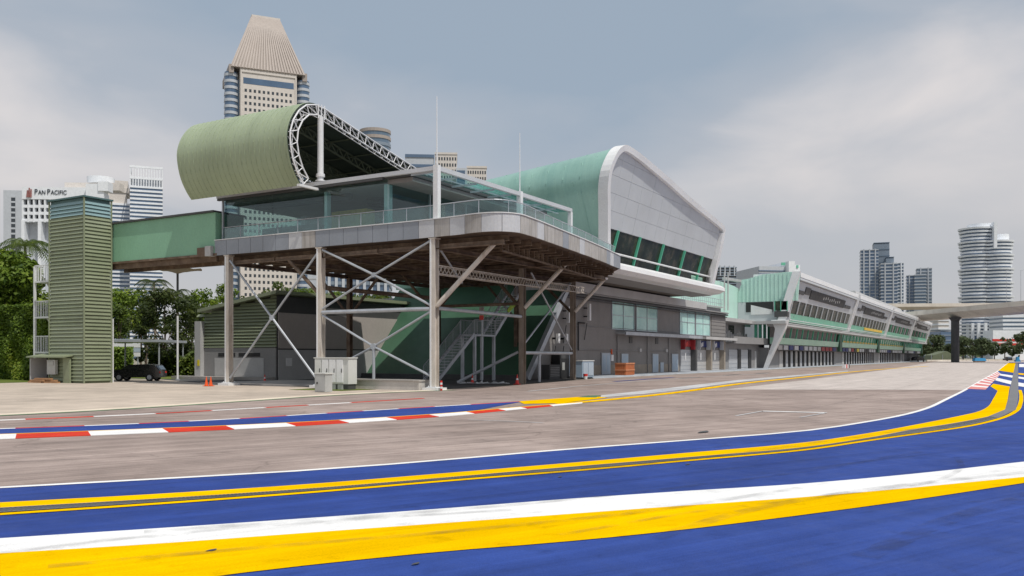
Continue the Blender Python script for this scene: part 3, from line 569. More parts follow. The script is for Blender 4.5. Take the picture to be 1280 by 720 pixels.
    brace(on(3, 4, .0, 2.0)+Vector((0, .3, 0)), Vector((46.0, 31.2, .1)), .09)
    # raking knee braces out to the rim
    for (x, y), dv, z0 in ((cols[2], -3.1, 4.3), (cols[3], -2.6, 4.75), (cols[4], -2.2, 5.0)):
        brace((x, y-.15, z0), (x+.9, y+dv, ZB-.35), .13, 'steel_beige', 'knee_brace')
    for (x, y), z0 in ((cols[3], 4.75), (cols[1], 5.2), (cols[4], 5.0)): brace((x, y+.15, z0), (x+.2, y+2.6, ZB-.6), .11, 'rust', 'knee_brace')
    for x, y in ((47.3, 33.9), (58, 33.9), (47.3, 41.2)):
        for s in (-1, 1): brace((x, y+s*.1, 4.6), (x, y+s*2.6, ZB-.6), .10, 'rust', 'knee_brace')
    brace((36.9, 33.9, 5.55), (47.2, 33.9, 5.55), .13, 'rust', 'tie_beam'); brace((47.3, 33.8, 5.0), (47.3, 27.5, 5.0), .10, 'rust', 'tie_beam')
    # lattice cable gantry at mid height along the track side
    m = MB(); A = Vector((36.7, 26.05, 5.95)); B = Vector((47.6, 27.2, 6.15)); D = Vector((60.5, 29.4, 6.55)); pts = resample([A, B, D], 60)
    for p, q in zip(pts, pts[1:]):
        for dz in (0, .42):
            for dy in (0, .4): m.beam(p+Vector((0, dy, dz)), q+Vector((0, dy, dz)), .05)
        m.beam(p, q+Vector((0, 0, .42)), .03); m.beam(p+Vector((0, .4, .42)), q+Vector((0, .4, 0)), .03); m.beam(p, p+Vector((0, .4, 0)), .03)
    m.build('cable_gantry', 'steel_beige', root)
    # deck floor, lounge box, roof
    m = MB(); m.add(lift(outline, ZT-.115), [tuple(range(len(outline)))]); m.build('deck_floor', 'light_grey', root)
    ZR = 11.15
    m = MB(); m.box((36.62, 27.75, ZR-.02), (51.5, 42.1, ZR+.22)); m.build('roof', 'dark_grey', root)
    m = MB(); m.box((36.9, 27.85, ZR-.26), (51.4, 41.9, ZR-.04)); m.build('ceiling', 'brown_wall', root)
    m = MB(); m.box((36.42, 26.0, ZR+.04), (36.62, 42.15, ZR+.25)); m.box((36.62, 25.92, ZR+.02), (51.6, 26.12, ZR+.25)); m.build('roof_edge_beam', 'fascia_light', root)
    m = MB(); m.box((36.425, 29.5, ZR-.10), (36.60, 42.1, ZR+.015)); m.build('gutter', 'dark_grey', root)
    # skylight strip: glass panes with thin bars
    for i in range(8):
        u0 = 36.66+i*1.86; m = MB(); m.hexa([(u0, 26.14, ZR+.05), (u0+1.80, 26.14, ZR+.05), (u0+1.80, 27.7, ZR+.10), (u0, 27.7, ZR+.10), (u0, 26.14, ZR+.07), (u0+1.80, 26.14, ZR+.07), (u0+1.80, 27.7, ZR+.12), (u0, 27.7, ZR+.12)]); m.build('skylight_pane', 'glass_sky', root)
        m = MB(); m.box((u0-.055, 26.13, ZR-.06), (u0-.005, 27.74, ZR+.04)); m.build('skylight_bar', 'galv', root)
    m = MB(); m.box((36.64, 26.9, ZR-.03), (51.5, 26.95, ZR+.03)); m.build('skylight_bar', 'galv', root)
    # glazing of the lounge
    def pane(a, b, z0, z1, mt='glass', nm='glass_pane', par=root):
        a = Vector(a); b = Vector(b); d = (b-a).normalized(); nrm = Vector((-d.y, d.x, 0))*.012; m = MB()
        m.hexa([Vector((p.x, p.y, z))+s*nrm for z in (z0, z1) for p, s in ((a, -1), (b, -1), (b, 1), (a, 1))]); return m.build(nm, mt, par)
    vs = [42.0, 37.95, 33.95, 29.45]
    for a, b in zip(vs, vs[1:]): pane((36.85, a-.02, 0), (36.85, b+.02, 0), ZT-.05, ZR-.02)
    us = [36.9, 40.55, 44.2, 47.85, 51.4]
    for a, b in zip(us, us[1:]): pane((a+.03, 29.4, 0), (b-.03, 29.4, 0), ZT-.05, ZR-.22)
    for a, b in ((36.95, 41.0), (41.0, 45.0)): pane((a, 41.95, 0), (b, 41.95, 0), ZT-.05, ZR-.02)
    for x, y, w in ((37.08, 33.9, .15), (37.10, 29.62, .19)):
        m = MB(); m.box((x-w, y-w*.7, ZT-.1), (x+w, y+w*.7, ZR)); m.build('pillar', 'teal_white', root)
    for x, y in ((36.75, 41.95),): m = MB(); m.box((x-.05, y-.05, ZT-.1), (x+.05, y+.05, ZR+.02)); m.build('mullion', 'galv', root)
    for x in us[1:-1]: m = MB(); m.box((x-.03, 29.34, ZT-.1), (x+.03, 29.46, ZR-.2)); m.build('mullion', 'galv', root)
    # interior seen through the glass
    m = MB(); m.box((51.1, 29.6, ZT-.1), (51.3, 41.8, ZR-.25)); m.build('inner_wall', 'dark_grey', root)
    m = MB(); m.box((41.0, 34.7, ZT-.1), (41.15, 39.0, ZR-.75)); m.box((41.15, 34.7, ZT-.1), (47.5, 34.85, ZR-.75)); m.build('partition', 'room_pale', root)
    m = MB(); m.box((40.55, 38.9, ZT-.1), (40.95, 39.3, ZR-.7)); m.build('inner_pillar', 'white', root)
    m = MB(); m.tube((38.0, 40.4, 10.75), (38.0, 33.0, 10.72), .20, 12); m.build('air_duct', 'dark_grey', root)
    m = MB(); m.box((38.4, 32.2, ZT-.1), (39.1, 34.8, 10.05)); m.build('counter', 'ply', root)
    for k in range(7): m = MB(); m.box((38.36, 32.3+k*.36, ZT), (38.395, 32.38+k*.36, 10.0)); m.build('counter_slat', 'ply', root)
    for k in range(5):
        m = MB(); z = 9.35+k*.33; m.hexa([(39.6, 32.2, z), (40.2, 32.2, z), (40.2, 33.2, z+.12), (39.6, 33.2, z+.12), (39.6, 32.2, z+.17), (40.2, 32.2, z+.17), (40.2, 33.2, z+.29), (39.6, 33.2, z+.29)]); m.build('louvre_blade', 'dark', root)
    m = MB(); m.box((38.5, 36, ZT-.1), (39.6, 40.5, 9.5)); m.build('bar_counter', 'dark_grey', root)
    # masts and posts
    for x, y, zt in ((36.55, 26.05, 14.95), (44.9, 26.02, 14.9)):
        m = MB(); m.box((x-.14, y-.14, ZT-.1), (x+.14, y+.14, ZR+.3)); m.build('post', 'white', root)
        m = MB(); m.tube((x, y, ZR+.28), (x, y, zt), .035, 8, .018); m.build('mast', 'white_clean', root)
    m = MB(); m.box((51.35, 25.9, ZT-.1), (51.6, 26.14, ZR)); m.build('post', 'white', root)
    # glass balustrade on the rim
    bp = [(36.75, 42), (36.75, 34), (36.75, 26.5), (36.62, 24.6), (36.6, 23.4), (37.2, 22.5), (38.3, 22.25), (43.1, 23.0), (50.4, 24.15), (57.2, 25.4)]
    B = catmull([Vector((x, y, 0)) for x, y in bp], 14); Lb = sum((b-a).length for a, b in zip(B, B[1:])); nb = int(Lb/1.5); Q = resample(B, nb*4+1)
    for i in range(nb):
        a = Q[i*4:i*4+5]; a = [a[0].lerp(a[1], .06)]+a[1:4]+[a[4].lerp(a[3], .06)]; o1 = offset(a, .008); o2 = offset(a, -.008)
        mb = MB(); mb.strip(lift(o2, ZT), lift(o2, 9.42)); mb.strip(lift(o1, 9.42), lift(o1, ZT)); mb.strip(lift(o2, 9.42), lift(o1, 9.42)); mb.build('balustrade_pane', 'glass_rail', root)
        p = Q[i*4]; mb = MB(); mb.tube(p+Vector((0, 0, ZT-.1)), p+Vector((0, 0, 9.47)), .022, 6); mb.build('balustrade_post', 'galv', root)
    m = MB()
    for p, q in zip(Q, Q[1:]): m.tube(p+Vector((0, 0, 9.47)), q+Vector((0, 0, 9.47)), .026, 6, cap=False)
    m.build('handrail', 'galv', root)
    # ledge grating slats seen along the rim
    m = MB(); e = resample([p for p in C if p.x > 38.2], 60); i_ = offset(e, .48)
    for k in range(59): m.hexa(lift([e[k], e[k].lerp(e[k+1], .45), i_[k].lerp(i_[k+1], .45), i_[k]], ZT+.065)+lift([e[k], e[k].lerp(e[k+1], .45), i_[k].lerp(i_[k+1], .45), i_[k]], ZT+.11))
    m.build('ledge_grating', 'white', root, kind='stuff')
    # rolled canopy: sheet, lattice edge truss, purlins
    prof = [(35.3, 11.02), (34.98, 11.38), (34.55, 12.1), (34.32, 12.9), (34.26, 13.6), (34.45, 14.3), (34.85, 14.95), (35.35, 15.42), (35.95, 15.68), (36.7, 15.72), (37.6, 15.55), (39.5, 15.15), (42.4, 14.52), (45.7, 13.85), (50, 12.9), (54.0, 12.0)]
    PR = resample(catmull([Vector((x, 0, z)) for x, z in prof], 8), 90); V0, V1 = 34.1, 43.0
    sh = [Vector((p.x, V0+.15, p.z)) for p in PR]
    cen = Vector((38.5, 0, 12.8))
    nrm = []
    for i, p in enumerate(PR):
        t = (PR[min(len(PR)-1, i+1)]-PR[max(0, i-1)]).normalized(); nrm.append(Vector((t.z, 0, -t.x)))
    NV = 12; m = MB()
    for j in range(NV):
        va = V0+.1+(V1-V0-.1)*j/NV; vb = V0+.1+(V1-V0-.1)*(j+1)/NV-.0
        m.strip([Vector((p.x, va, p.z)) for p in PR], [Vector((p.x, vb, p.z)) for p in PR])
    can = m.build('canopy', 'canopy', root, smooth=True, fix=False)
    m = MB()
    for k in range(23):
        v = V0+.3+k*.38
        for p, q, n_ in zip(PR[::2], PR[2::2], nrm[::2]): m.beam(Vector((p.x-n_.x*.012, v, p.z-n_.z*.004)), Vector((q.x-n_.x*.004, v, q.z-n_.z*.004)), .025, .03, up=(0, 1, 0))
    m.build('standing_seam', 'canopy', can, kind='stuff')
    # lining under the sheet, 6 cm inside
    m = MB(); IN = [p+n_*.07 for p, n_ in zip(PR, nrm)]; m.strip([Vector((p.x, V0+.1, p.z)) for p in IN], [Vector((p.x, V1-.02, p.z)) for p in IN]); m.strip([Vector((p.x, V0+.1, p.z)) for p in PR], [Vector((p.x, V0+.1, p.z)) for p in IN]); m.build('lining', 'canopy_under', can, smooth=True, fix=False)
    def truss(v, dep, mt, r, name, n=30, k1=80):
        a = resample([p+n_*.10 for p, n_ in list(zip(PR, nrm))[:k1]], n); b = resample([p+n_*dep for p, n_ in list(zip(PR, nrm))[:k1]], n); m = MB()
        f = lambda p: Vector((p.x, v, p.z))
        for i in range(n-1):
            m.tube(f(a[i]), f(a[i+1]), r*1.25, 6, cap=False); m.tube(f(b[i]), f(b[i+1]), r*1.25, 6, cap=False)
            m.tube(f(a[i]), f(b[i]) if i % 2 == 0 else f(b[i]), r*.8, 5, cap=False); m.tube(f(b[i]), f(a[i+1]), r*.8, 5, cap=False)
        m.tube(f(a[-1]), f(b[-1]), r, 6); return m.build(name, mt, can)
    truss(V0-.02, .62, 'white_clean', .036, 'edge_truss')
    truss(V0+.34, .60, 'white_clean', .022, 'edge_truss')
    for v in (36.9, 39.6, 42.3): truss(v, .6, 'sage_dark', .05, 'inner_truss')
    for k in range(6, 84, 8):
        p = PR[k]+nrm[k]*.20; m = MB(); m.tube((p.x, V0+.3, p.z), (p.x, V1-.1, p.z), .05, 6); m.build('purlin', 'sage_dark', can)
    m = MB(); m.tube((36.7, V0-.02, ZR+.28), (36.7, V0-.02, 15.05), .17, 16); m.tube((36.7, V0-.02, ZR+.55), (36.7, V0-.02, ZR+.72), .24, 16); m.tube((36.7, V0-.02, ZR+.30), (36.7, V0-.02, ZR+.36), .28, 16); m.build('canopy_column', 'white', root, smooth=True)
    for k in range(3):
        m = MB(); x = 36.45+k*.24; m.tube((x, V0-.1, 14.9), (x+.02, V0-.1, 15.7), .03, 6); m.build('canopy_hanger', 'white_clean', root)
    m = MB(); m.box((35.0, V0-.1, 10.92), (36.5, V0+.1, 11.05)); m.build('canopy_foot', 'white', root)
    return root
pavilion()

def bridge():
    root = thing('footbridge', 'green sheet clad footbridge between the louvred tower and the glass lounge', 'bridge', (36.4, 47, 7.9))
    m = MB(); m.box((36.4, 42.2, 7.92), (38.6, 53.5, 10.38)); m.build('side_panel', 'green_deep', root)
    m = MB(); m.box((36.25, 42.25, 10.39), (38.8, 53.5, 10.50)); m.build('roof', 'dark_grey', root)
    m = MB(); m.box((36.32, 42.0, 7.78), (38.7, 53.5, 7.905)); m.box((36.55, 42.3, 7.45), (36.75, 53.5, 7.775)); m.box((38.3, 42.3, 7.45), (38.5, 53.5, 7.775)); m.build('girder', 'rust', root)
    m = MB(); m.box((36.15, 42.35, 7.75), (36.6, 42.85, 8.35)); m.build('junction_box', 'light_grey', root)
    m = MB(); m.box((36.2, 42.9, 7.75), (36.6, 43.6, 8.3)); m.build('vent_cowl', 'rust', root)
bridge()

def stair_tower():
    root = thing('stair_tower', 'tall louvred sage green tower with a teal band at its top', 'tower', (34.3, 51.9, 0))
    x0, x1, y0, y1, zt = 34.3, 36.3, 51.9, 55.7, 11.88
    m = MB(); m.box((x0+.10, y0+.10, 0), (x1-.10, y1-.10, 10.9)); m.build('core_wall', 'sage_dark', root)
    m = MB(); m.box((x0+.10, y0+.10, 10.9), (x1-.10, y1-.10, zt-.02)); m.build('upper_core_wall', 'teal_back', root)
    def slat(face, z, hz):
        m = MB()
        if face == 'u': q = [(x0+.02, y0+.07, z), (x0+.095, y0+.07, z+hz), (x0+.095, y0+.07, z+.0), (x0+.02, y1-.07, z), (x0+.095, y1-.07, z+hz), (x0+.095, y1-.07, z)]
        else: q = [(x0+.07, y0+.02, z), (x0+.07, y0+.095, z+hz), (x0+.07, y0+.095, z), (x1-.07, y0+.02, z), (x1-.07, y0+.095, z+hz), (x1-.07, y0+.095, z)]
        return m.add(q, [(0, 1, 2), (3, 5, 4), (0, 3, 4, 1), (1, 4, 5, 2), (2, 5, 3, 0)])
    z = .15; st = .236
    while z < zt-.25:
        for f in ('u', 'v'): slat(f, z, .20).build('louvre_slat', random.choice(['sage', 'sage', 'sage', 'sage_b', 'sage_c']) if z < 10.6 else 'teal_louvre', root)
        z += st
    for (x, y) in ((x0, y0), (x0, y1-.07), (x1-.07, y0)): m = MB(); m.box((x-.01, y-.01, 0), (x+.07, y+.07, zt)); m.build('corner_trim', 'sage', root)
    m = MB(); m.box((x0-.06, y0-.06, zt), (x1+.05, y1+.05, zt+.10)); m.build('roof_cap', 'teal_back', root)
    m = MB(); m.box((x1+.02, y0-.02, 0), (x1+.09, y0+.06, 4.2)); m.build('downpipe', 'white', root)
    # lean-to cupboard at the foot, open in front
    k = thing('lean_to_shelter', 'open fronted low shelter at the foot of the louvred tower', 'shelter', (33.3, 56, 0))
    m = MB(); m.box((33.9, 57.05, 0), (35.4, 57.15, 1.62)); m.build('end_wall', 'light_grey', k)
    m = MB(); m.box((34.16, 53.2, 0), (34.27, 53.9, 1.62)); m.build('end_wall', 'sage', k)
    m = MB(); m.box((35.0, 55.72, 0), (35.1, 57.04, 1.6)); m.build('back_wall', 'dark_grey', k)
    m = MB(); m.hexa([(33.7, 53.1, 1.64), (35.3, 53.1, 1.9), (35.3, 57.25, 1.9), (33.7, 57.25, 1.64), (33.7, 53.1, 1.72), (35.3, 53.1, 1.98), (35.3, 57.25, 1.98), (33.7, 57.25, 1.72)]); m.build('roof', 'sage', k)
    m = MB(); m.box((34.06, 54.6, .55), (34.25, 55.5, 1.5)); m.box((34.02, 54.75, 1.15), (34.055, 55.35, 1.4)); m.build('meter_box', 'cab_dark', k)
    t = thing('timber_pile', 'low heap of brown planks lying in the open fronted shelter', 'timber', (33.8, 55, 0))
    for i, (y, z, a) in enumerate(((54.5, 0, .1), (55.9, 0, -.12), (54.9, .11, .2), (55.7, .11, -.1), (55.2, .22, .05))):
        m = MB(); m.hexa([(33.5+a, y-.8, z), (33.75+a, y-.8, z), (33.75, y+.8, z), (33.5, y+.8, z), (33.5+a, y-.8, z+.1), (33.75+a, y-.8, z+.1), (33.75, y+.8, z+.1), (33.5, y+.8, z+.1)]); m.build('plank', 'timber', t)
stair_tower()

# ================================================================ HOSPITALITY BLOCK behind the pavilion (white framed gable over a taupe wall)
def clip(poly, hp):      # clip a 2D polygon by half planes (a,b,c): a*x+b*y<=c
    for a, b, c in hp:
        out = []
        for i, p in enumerate(poly):
            q = poly[(i+1) % len(poly)]; dp = a*p[0]+b*p[1]-c; dq = a*q[0]+b*q[1]-c
            if dp <= 0: out.append(p)
            if dp*dq < 0: t = dp/(dp-dq); out.append((p[0]+(q[0]-p[0])*t, p[1]+(q[1]-p[1])*t))
        poly = out
        if len(poly) < 3: return []
    return poly
def window(par, u0, u1, z0, z1, v, cols, rows, fr='white', gl='glass_teal', nm='window', fw=.06, depth=.10, y2=None):
    """framed window in a wall facing the track: frame is the part, its panes are sub-parts"""
    m = MB()
    for i in range(cols+1): x = u0+(u1-u0)*i/cols; m.box((x-fw/2, v-depth, z0), (x+fw/2, v+.02, z1))
    for j in range(rows+1): z = z0+(z1-z0)*j/rows; m.box((u0, v-depth+.004, z-fw/2), (u1, v+.02, z+fw/2))
    f = m.build(nm, fr, par)
    for i in range(cols):
        for j in range(rows):
            a = u0+(u1-u0)*i/cols+fw/2; b = u0+(u1-u0)*(i+1)/cols-fw/2; c = z0+(z1-z0)*j/rows+fw/2; d = z0+(z1-z0)*(j+1)/rows-fw/2
            t = random.uniform(-.012, .012); m = MB(); m.hexa([(a, v-.045+t, c), (b, v-.045-t, c), (b, v+.01, c), (a, v+.01, c), (a, v-.045+t, d), (b, v-.045-t, d), (b, v+.01, d), (a, v+.01, d)]); m.build('pane', gl, f)
    return f
def hospitality():
    root = thing('hospitality_block', 'white framed gable block with aqua roof over a taupe wall beyond the glass lounge', 'building', (62, 32.3, 0))
    WV = 32.3; U1 = 105.6
    m = MB(); m.prism([(56.5, WV, 0), (U1, WV, 0), (U1, WV, 7.0), (63.3, WV, 7.0), (59.8, WV, 4.0)], (0, 20, 0)); m.build('wall', 'brown_wall', root)
    m = MB(); m.box((64, WV-.035, 0.10), (89.4, WV-.002, .95)); m.build('wall_base', 'beige_base', root)
    # parapet gutters above the wall
    m = MB(); m.box((62, WV-.55, 7.02), (97, WV+4, 7.75)); m.build('gutter_box', 'light_grey', root)
    m = MB(); m.box((62.5, WV-.42, 6.62), (U1, WV-.05, 6.80)); m.box((62.5, WV-.30, 6.4), (U1, WV-.18, 6.5)); m.build('pipe_rack', 'dark_grey', root)
    m = MB(); m.box((62.5, WV-.48, 6.86), (U1, WV-.01, 7.0)); m.build('string_course', 'grey_wall', root)
    m = MB(); m.box((91, WV+.5, 7.0), (U1, 45, 7.6)); m.build('upper_parapet', 'grey_wall', root)
    window(root, 72.0, 77.1, 4.15, 6.7, WV, 2, 2, 'galv', fw=.05); window(root, 77.6, 83.0, 4.15, 6.7, WV, 2, 2, 'galv', fw=.05); window(root, 89.5, 94.3, 4.1, 6.75, WV, 2, 2, 'galv', fw=.05); window(root, 94.7, 99.6, 4.1, 6.75, WV, 2, 2, 'galv', fw=.05)
    m = MB(); m.box((72.9, WV-1.0, 3.72), (94.2, WV+.01, 3.86)); m.box((72.9, WV-1.03, 3.64), (94.2, WV-.95, 3.94)); m.build('ledge_canopy', 'galv', root)
    m = MB(); m.box((94.5, WV-1.3, 3.66), (106.4, WV+.01, 3.82)); m.box((94.5, WV-1.33, 3.60), (106.4, WV-1.25, 3.90)); m.build('ledge_canopy', 'light_grey', root)
    m = MB(); m.box((100.2, WV-.08, 3.95), (U1+.05, WV-.003, 6.6)); [m.box((100.2, WV-.12, 4.1+.42*k), (U1+.04, WV-.08, 4.14+.42*k)) for k in range(6)]; m.build('clapboard_panel', 'brown_wall', root)
    for z in (2.95,):
        for x in (76.0, 82.6): m = MB(); m.box((x, WV-.06, z), (x+.7, WV-.003, z+.6)); m.build('vent', 'dark_grey', root)
    def door(u0, u1, z1, mt='door_blue', light=True, z0=.12):
        m = MB(); m.box((u0-.06, WV-.07, z0), (u1+.06, WV-.003, z1+.06)); d = m.build('door', 'grey_wall', root)
        m = MB(); m.box((u0, WV-.11, z0+.01), (u1, WV-.072, z1)); m.build('door_leaf', mt, d)
        if light:
            for k in (0, 1):
                a = u0+(u1-u0)*(.12+.45*k); b = u0+(u1-u0)*(.43+.45*k); m = MB(); m.box((a, WV-.118, z0+(z1-z0)*.15), (b, WV-.1115, z0+(z1-z0)*.9)); m.build('door_panel', 'blue_cab', d)
    door(69.8, 71.6, 2.0); door(74.1, 75.6, 1.95); door(81.7, 83.2, 1.95); door(83.8, 84.7, 1.1, light=False); door(87.1, 88.9, 1.95); door(63.4, 64.5, 2.0, 'shutter')
    m = MB(); m.box((71.75, WV-.12, 1.3), (72.25, WV-.003, 1.85)); m.build('notice_board', 'white_clean', root)
    m = MB(); m.tube((71.9, WV-.06, 1.9), (71.9, WV-.06, 2.35), .09, 8); m.build('wall_lamp', 'orange', root)
    # shutters of the three garages with piers and team banners
    for i, (a, b, bm) in enumerate(((89.8, 93.0, 'banner_red'), (94.8, 98.3, 'banner_blue'), (99.8, 103.3, 'banner_blue'))):
        m = MB(); m.box((a, WV-.05, .12), (b, WV-.003, 2.42)); g = m.build('garage_shutter', 'shutter' if i == 0 else 'shutter_light', root)
        m = MB(); [m.box((a+.05, WV-.075, .3+.42*k), (b-.05, WV-.052, .33+.42*k)) for k in range(5)]; m.build('shutter_rib', 'galv', g)
        m = MB(); m.box((b+.05, WV-.62, .12), (b+.55, WV-.003, 3.55)); m.build('pier', 'dark_grey' if i == 0 else 'beige_base', root)
        m = MB(); m.box((a+.25, WV-.16, 2.75), (b-.05, WV-.09, 3.45)); bn = m.build('banner', bm, root)
        c = (a+b)/2; m = MB(); m.box((c-.32, WV-.185, 2.75), (c-.06, WV-.163, 3.2)); m.box((c+.06, WV-.185, 2.85), (c+.36, WV-.163, 3.3)); m.build('banner_emblem', 'white_clean' if i else 'red', bn)
        for s in (a+.02, b+.0): m = MB(); m.hexa([(s-.12, WV-.55, 2.45), (s+.05, WV-.55, 2.45), (s+.05, WV-.10, 2.45), (s-.12, WV-.10, 2.45), (s-.2, WV-.62, 3.5), (s, WV-.62, 3.5), (s, WV-.10, 3.5), (s-.2, WV-.10, 3.5)]); m.build('banner_wing', 'banner_red' if i == 0 else 'fascia_light', root)
        m = MB(); m.tube((a-.3, WV-.68, 1.3), (a-.3, WV-.68, 2.1), .07, 8); m.build('wall_light', 'white_clean', root)
    for x in (73.2, 80.4, 86.2): m = MB(); m.tube((x, WV-.09, .12), (x, WV-.09, 3.6), .055, 8); [m.box((x-.09, WV-.12, z), (x+.09, WV-.003, z+.06)) for z in (.8, 1.9, 3.0)]; m.build('downpipe', 'grey_wall', root)
    for z in (1.35, 3.35): m = MB(); m.tube((64.5, WV-.06, z+.9), (89, WV-.06, z+.9), .025, 6); m.build('conduit', 'grey_wall', root)
    for x in (78.2, 85.2): m = MB(); m.box((x, WV-.18, 2.15), (x+.5, WV-.003, 2.45)); m.build('junction_box', 'light_grey', root)
    # antennas and cable runs on the wall
    for u_, v_, z0, z1, w in ((62.6, 0, 4.4, 5.7, .15), (66.4, 0, 4.7, 6.1, .15), (60.8, 0, 2.75, 3.5, .15), (62.2, 0, 2.75, 3.5, .14)):
        m = MB(); m.box((u_-w, WV-.62, z0), (u_+w, WV-.40, z1)); a = m.build('wall_antenna', 'white', root)
        m = MB(); m.box((u_-.05, WV-.40, z0+.3), (u_+.05, WV-.003, z0+.4)); m.box((u_-.05, WV-.40, z1-.4), (u_+.05, WV-.003, z1-.3)); m.tube((u_, WV-.3, z0-.2), (u_, WV-.06, z0-1.6), .035, 6); m.build('antenna_bracket', 'dark', a)
    m = MB(); m.tube((66.4, WV-.1, 4.5), (65.2, WV-.1, 4.5), .07, 6); m.tube((65.2, WV-.1, 4.5), (65.2, WV-.1, 2.2), .06, 6); m.build('cable_conduit', 'dark', root)
    # ----- white framed upper body: profile in the track direction, swept back
    prof = [(63.0, 7.7), (62.7, 9.2), (61.75, 11), (60.7, 13), (59.95, 14.4), (59.75, 15.4), (60.0, 16.3), (60.5, 17.05), (61.4, 17.55), (62.6, 17.6), (70, 16.9), (78, 15.95), (86.5, 15.1), (88.2, 14.85), (88.75, 14.55), (88.7, 13.3)]
    fl = lambda z: 26.35+max(0.0, 17.6-z)*.24            # the whole gable leans out towards the track
    PR = resample(catmull([Vector((x, 0, z)) for x, z in prof], 8), 100)
    def back(p, v, sag=.11): k = max(0, min(1, (p.z-9)/8)); return Vector((p.x, v, p.z-(v-27)*sag*k))
    m = MB()
    for j in range(8):
        va, vb = 27+j*2.6, 27+(j+1)*2.6; m.strip([back(p, va if j else fl(p.z)+.3) for p in PR], [back(p, vb+1.6) for p in PR]) if j == 0 else m.strip([back(p, va+1.6) for p in PR], [back(p, vb+1.6) for p in PR])
    m.build('roof_shell', 'aqua', root, smooth=True, fix=False)
    nr = []
    for i, p in enumerate(PR):
        t = (PR[min(99, i+1)]-PR[max(0, i-1)]).normalized(); nr.append(Vector((t.z, 0, -t.x)))
    OU = [p-n_*.10 for p, n_ in zip(PR, nr)]; IN = [p+n_*.48 for p, n_ in zip(PR, nr)]
    f = lambda P, d: [Vector((p.x, fl(p.z)+d, p.z)) for p in P]
    IN = [p+n_*.36 for p, n_ in zip(PR, nr)]; m = MB(); m.strip(f(OU, 0), f(IN, 0)); m.strip(f(IN, 0), f(IN, .8)); m.strip(f(OU, .8), f(OU, 0)); m.strip(f(IN, .8), f(OU, .8)); m.add([f(OU, 0)[-1], f(IN, 0)[-1], f(IN, .8)[-1], f(OU, .8)[-1]], [(0, 1, 2, 3)]); m.build('frame', 'white_clean', root)
    m = MB()
    for k in range(13):
        v = 29.4+k*1.45
        for p, q in zip(PR[:92:3], PR[3::3]): m.beam(back(p, v)+Vector((-.01, 0, .01)), back(q, v)+Vector((-.01, 0, .01)), .05, .05, up=(0, 1, 0))
    m.build('standing_seam', 'aqua', root, kind='stuff')
    # facade panels clipped to the gable, one by one
    inner = [(p.x, p.z) for p in IN if p.z > 11.4]
    us = np.arange(59.7, 89, 2.35); rows = [11.62, 12.9, 14.15, 15.4, 16.65, 18.2]
    ch = [(inner[i], inner[i+1]) for i in range(0, len(inner)-1)]
    hp = []
    for (x0, z0), (x1, z1) in ch[::2]:
        nx, nz = -(z1-z0), (x1-x0); l = math.hypot(nx, nz) or 1; nx /= l; nz /= l; hp.append((nx, nz, nx*x0+nz*z0+.22))
    for i in range(len(us)-1):
        for j in range(len(rows)-1):
            q = clip([(us[i]+.009, rows[j]+.009), (us[i+1]-.009, rows[j]+.009), (us[i+1]-.009, rows[j+1]-.009), (us[i]+.009, rows[j+1]-.009)], hp)
            if len(q) >= 3:
                t = random.uniform(-.004, .004); m = MB(); m.prism([(x, fl(z)+.30+t, z) for x, z in q], (0, .08, 0)); m.build('facade_panel', 'panel_white', root)
    q = clip([(59.6, 11.55), (89, 11.55), (89, 18.5), (59.6, 18.5)], hp); m = MB(); m.prism([(x, fl(z)+.40, z) for x, z in q], (0, .1, 0)); m.build('backing_wall', 'light_grey', root)
    # leaning window band with green mullions and a white rail
    zt, zb = 11.6, 8.9; vt, vb_ = fl(11.6)+.36, fl(8.9)+.5
    lv = lambda z: vt+(zt-z)/(zt-zb)*(vb_-vt)
    mu = [62.3]+[PV(px, 300, 27.5).x for px in (781, 808, 837, 863, 885)]+[87.9]
    for a, b in zip(mu, mu[1:]):
        for z0, z1 in ((zb, 9.83), (9.91, zt)):
            t = random.uniform(-.02, .02); m = MB(); m.hexa([(a+.08, lv(z0)+t, z0), (b-.08, lv(z0)-t, z0), (b-.08, lv(z0)+.1, z0), (a+.08, lv(z0)+.1, z0), (a+.08, lv(z1)+t, z1), (b-.08, lv(z1)-t, z1), (b-.08, lv(z1)+.1, z1), (a+.08, lv(z1)+.1, z1)]); m.build('window_pane', 'glass_dark', root)
    for x in mu[1:-1]: m = MB(); m.beam((x, lv(zb)-.12, zb-.05), (x, lv(zt)-.12, zt+.02), .15, .20, up=(0, 1, 0)); m.build('mullion', 'green_mull', root)
    m = MB(); m.tube((59.9, lv(9.87)-.18, 9.87), (88.1, lv(9.87)-.18, 9.87), .085, 8); m.build('window_rail', 'white', root)
    m = MB(); z0 = 9.0; m.box((83.0, lv(9.3)-.10, 9.05), (86.4, lv(9.3)-.05, 9.75)); m.build('window_poster', 'mint_panel', root)
    # sill lip and sloping soffit
    m = MB(); pv = [(27.15, 8.86), (26.75, 8.62), (26.72, 8.30), (27.25, 8.02), (28.19, 7.92), (29.1, 8.88)]; m.prism([(60.4, v, z) for v, z in pv], (27.0, 0, 0)); m.build('sill_lip', 'white_clean', root)
    m = MB(); m.hexa([(60.4, 28.2, 7.9), (87.4, 28.2, 7.9), (87.4, 30.2, 7.8), (60.4, 30.2, 7.8), (60.4, 28.25, 8.8), (87.4, 28.25, 8.8), (87.4, 30.2, 8.8), (60.4, 30.2, 8.8)]); m.build('soffit', 'grey_wall', root); m = MB(); m.hexa([(60.4, 30.21, 7.95), (87.4, 30.21, 7.95), (87.4, 33, 7.9), (60.4, 33, 7.9), (60.4, 30.21, 8.8), (87.4, 30.21, 8.8), (87.4, 33, 8.8), (60.4, 33, 8.8)]); m.build('inner_soffit', 'soffit_dark', root)
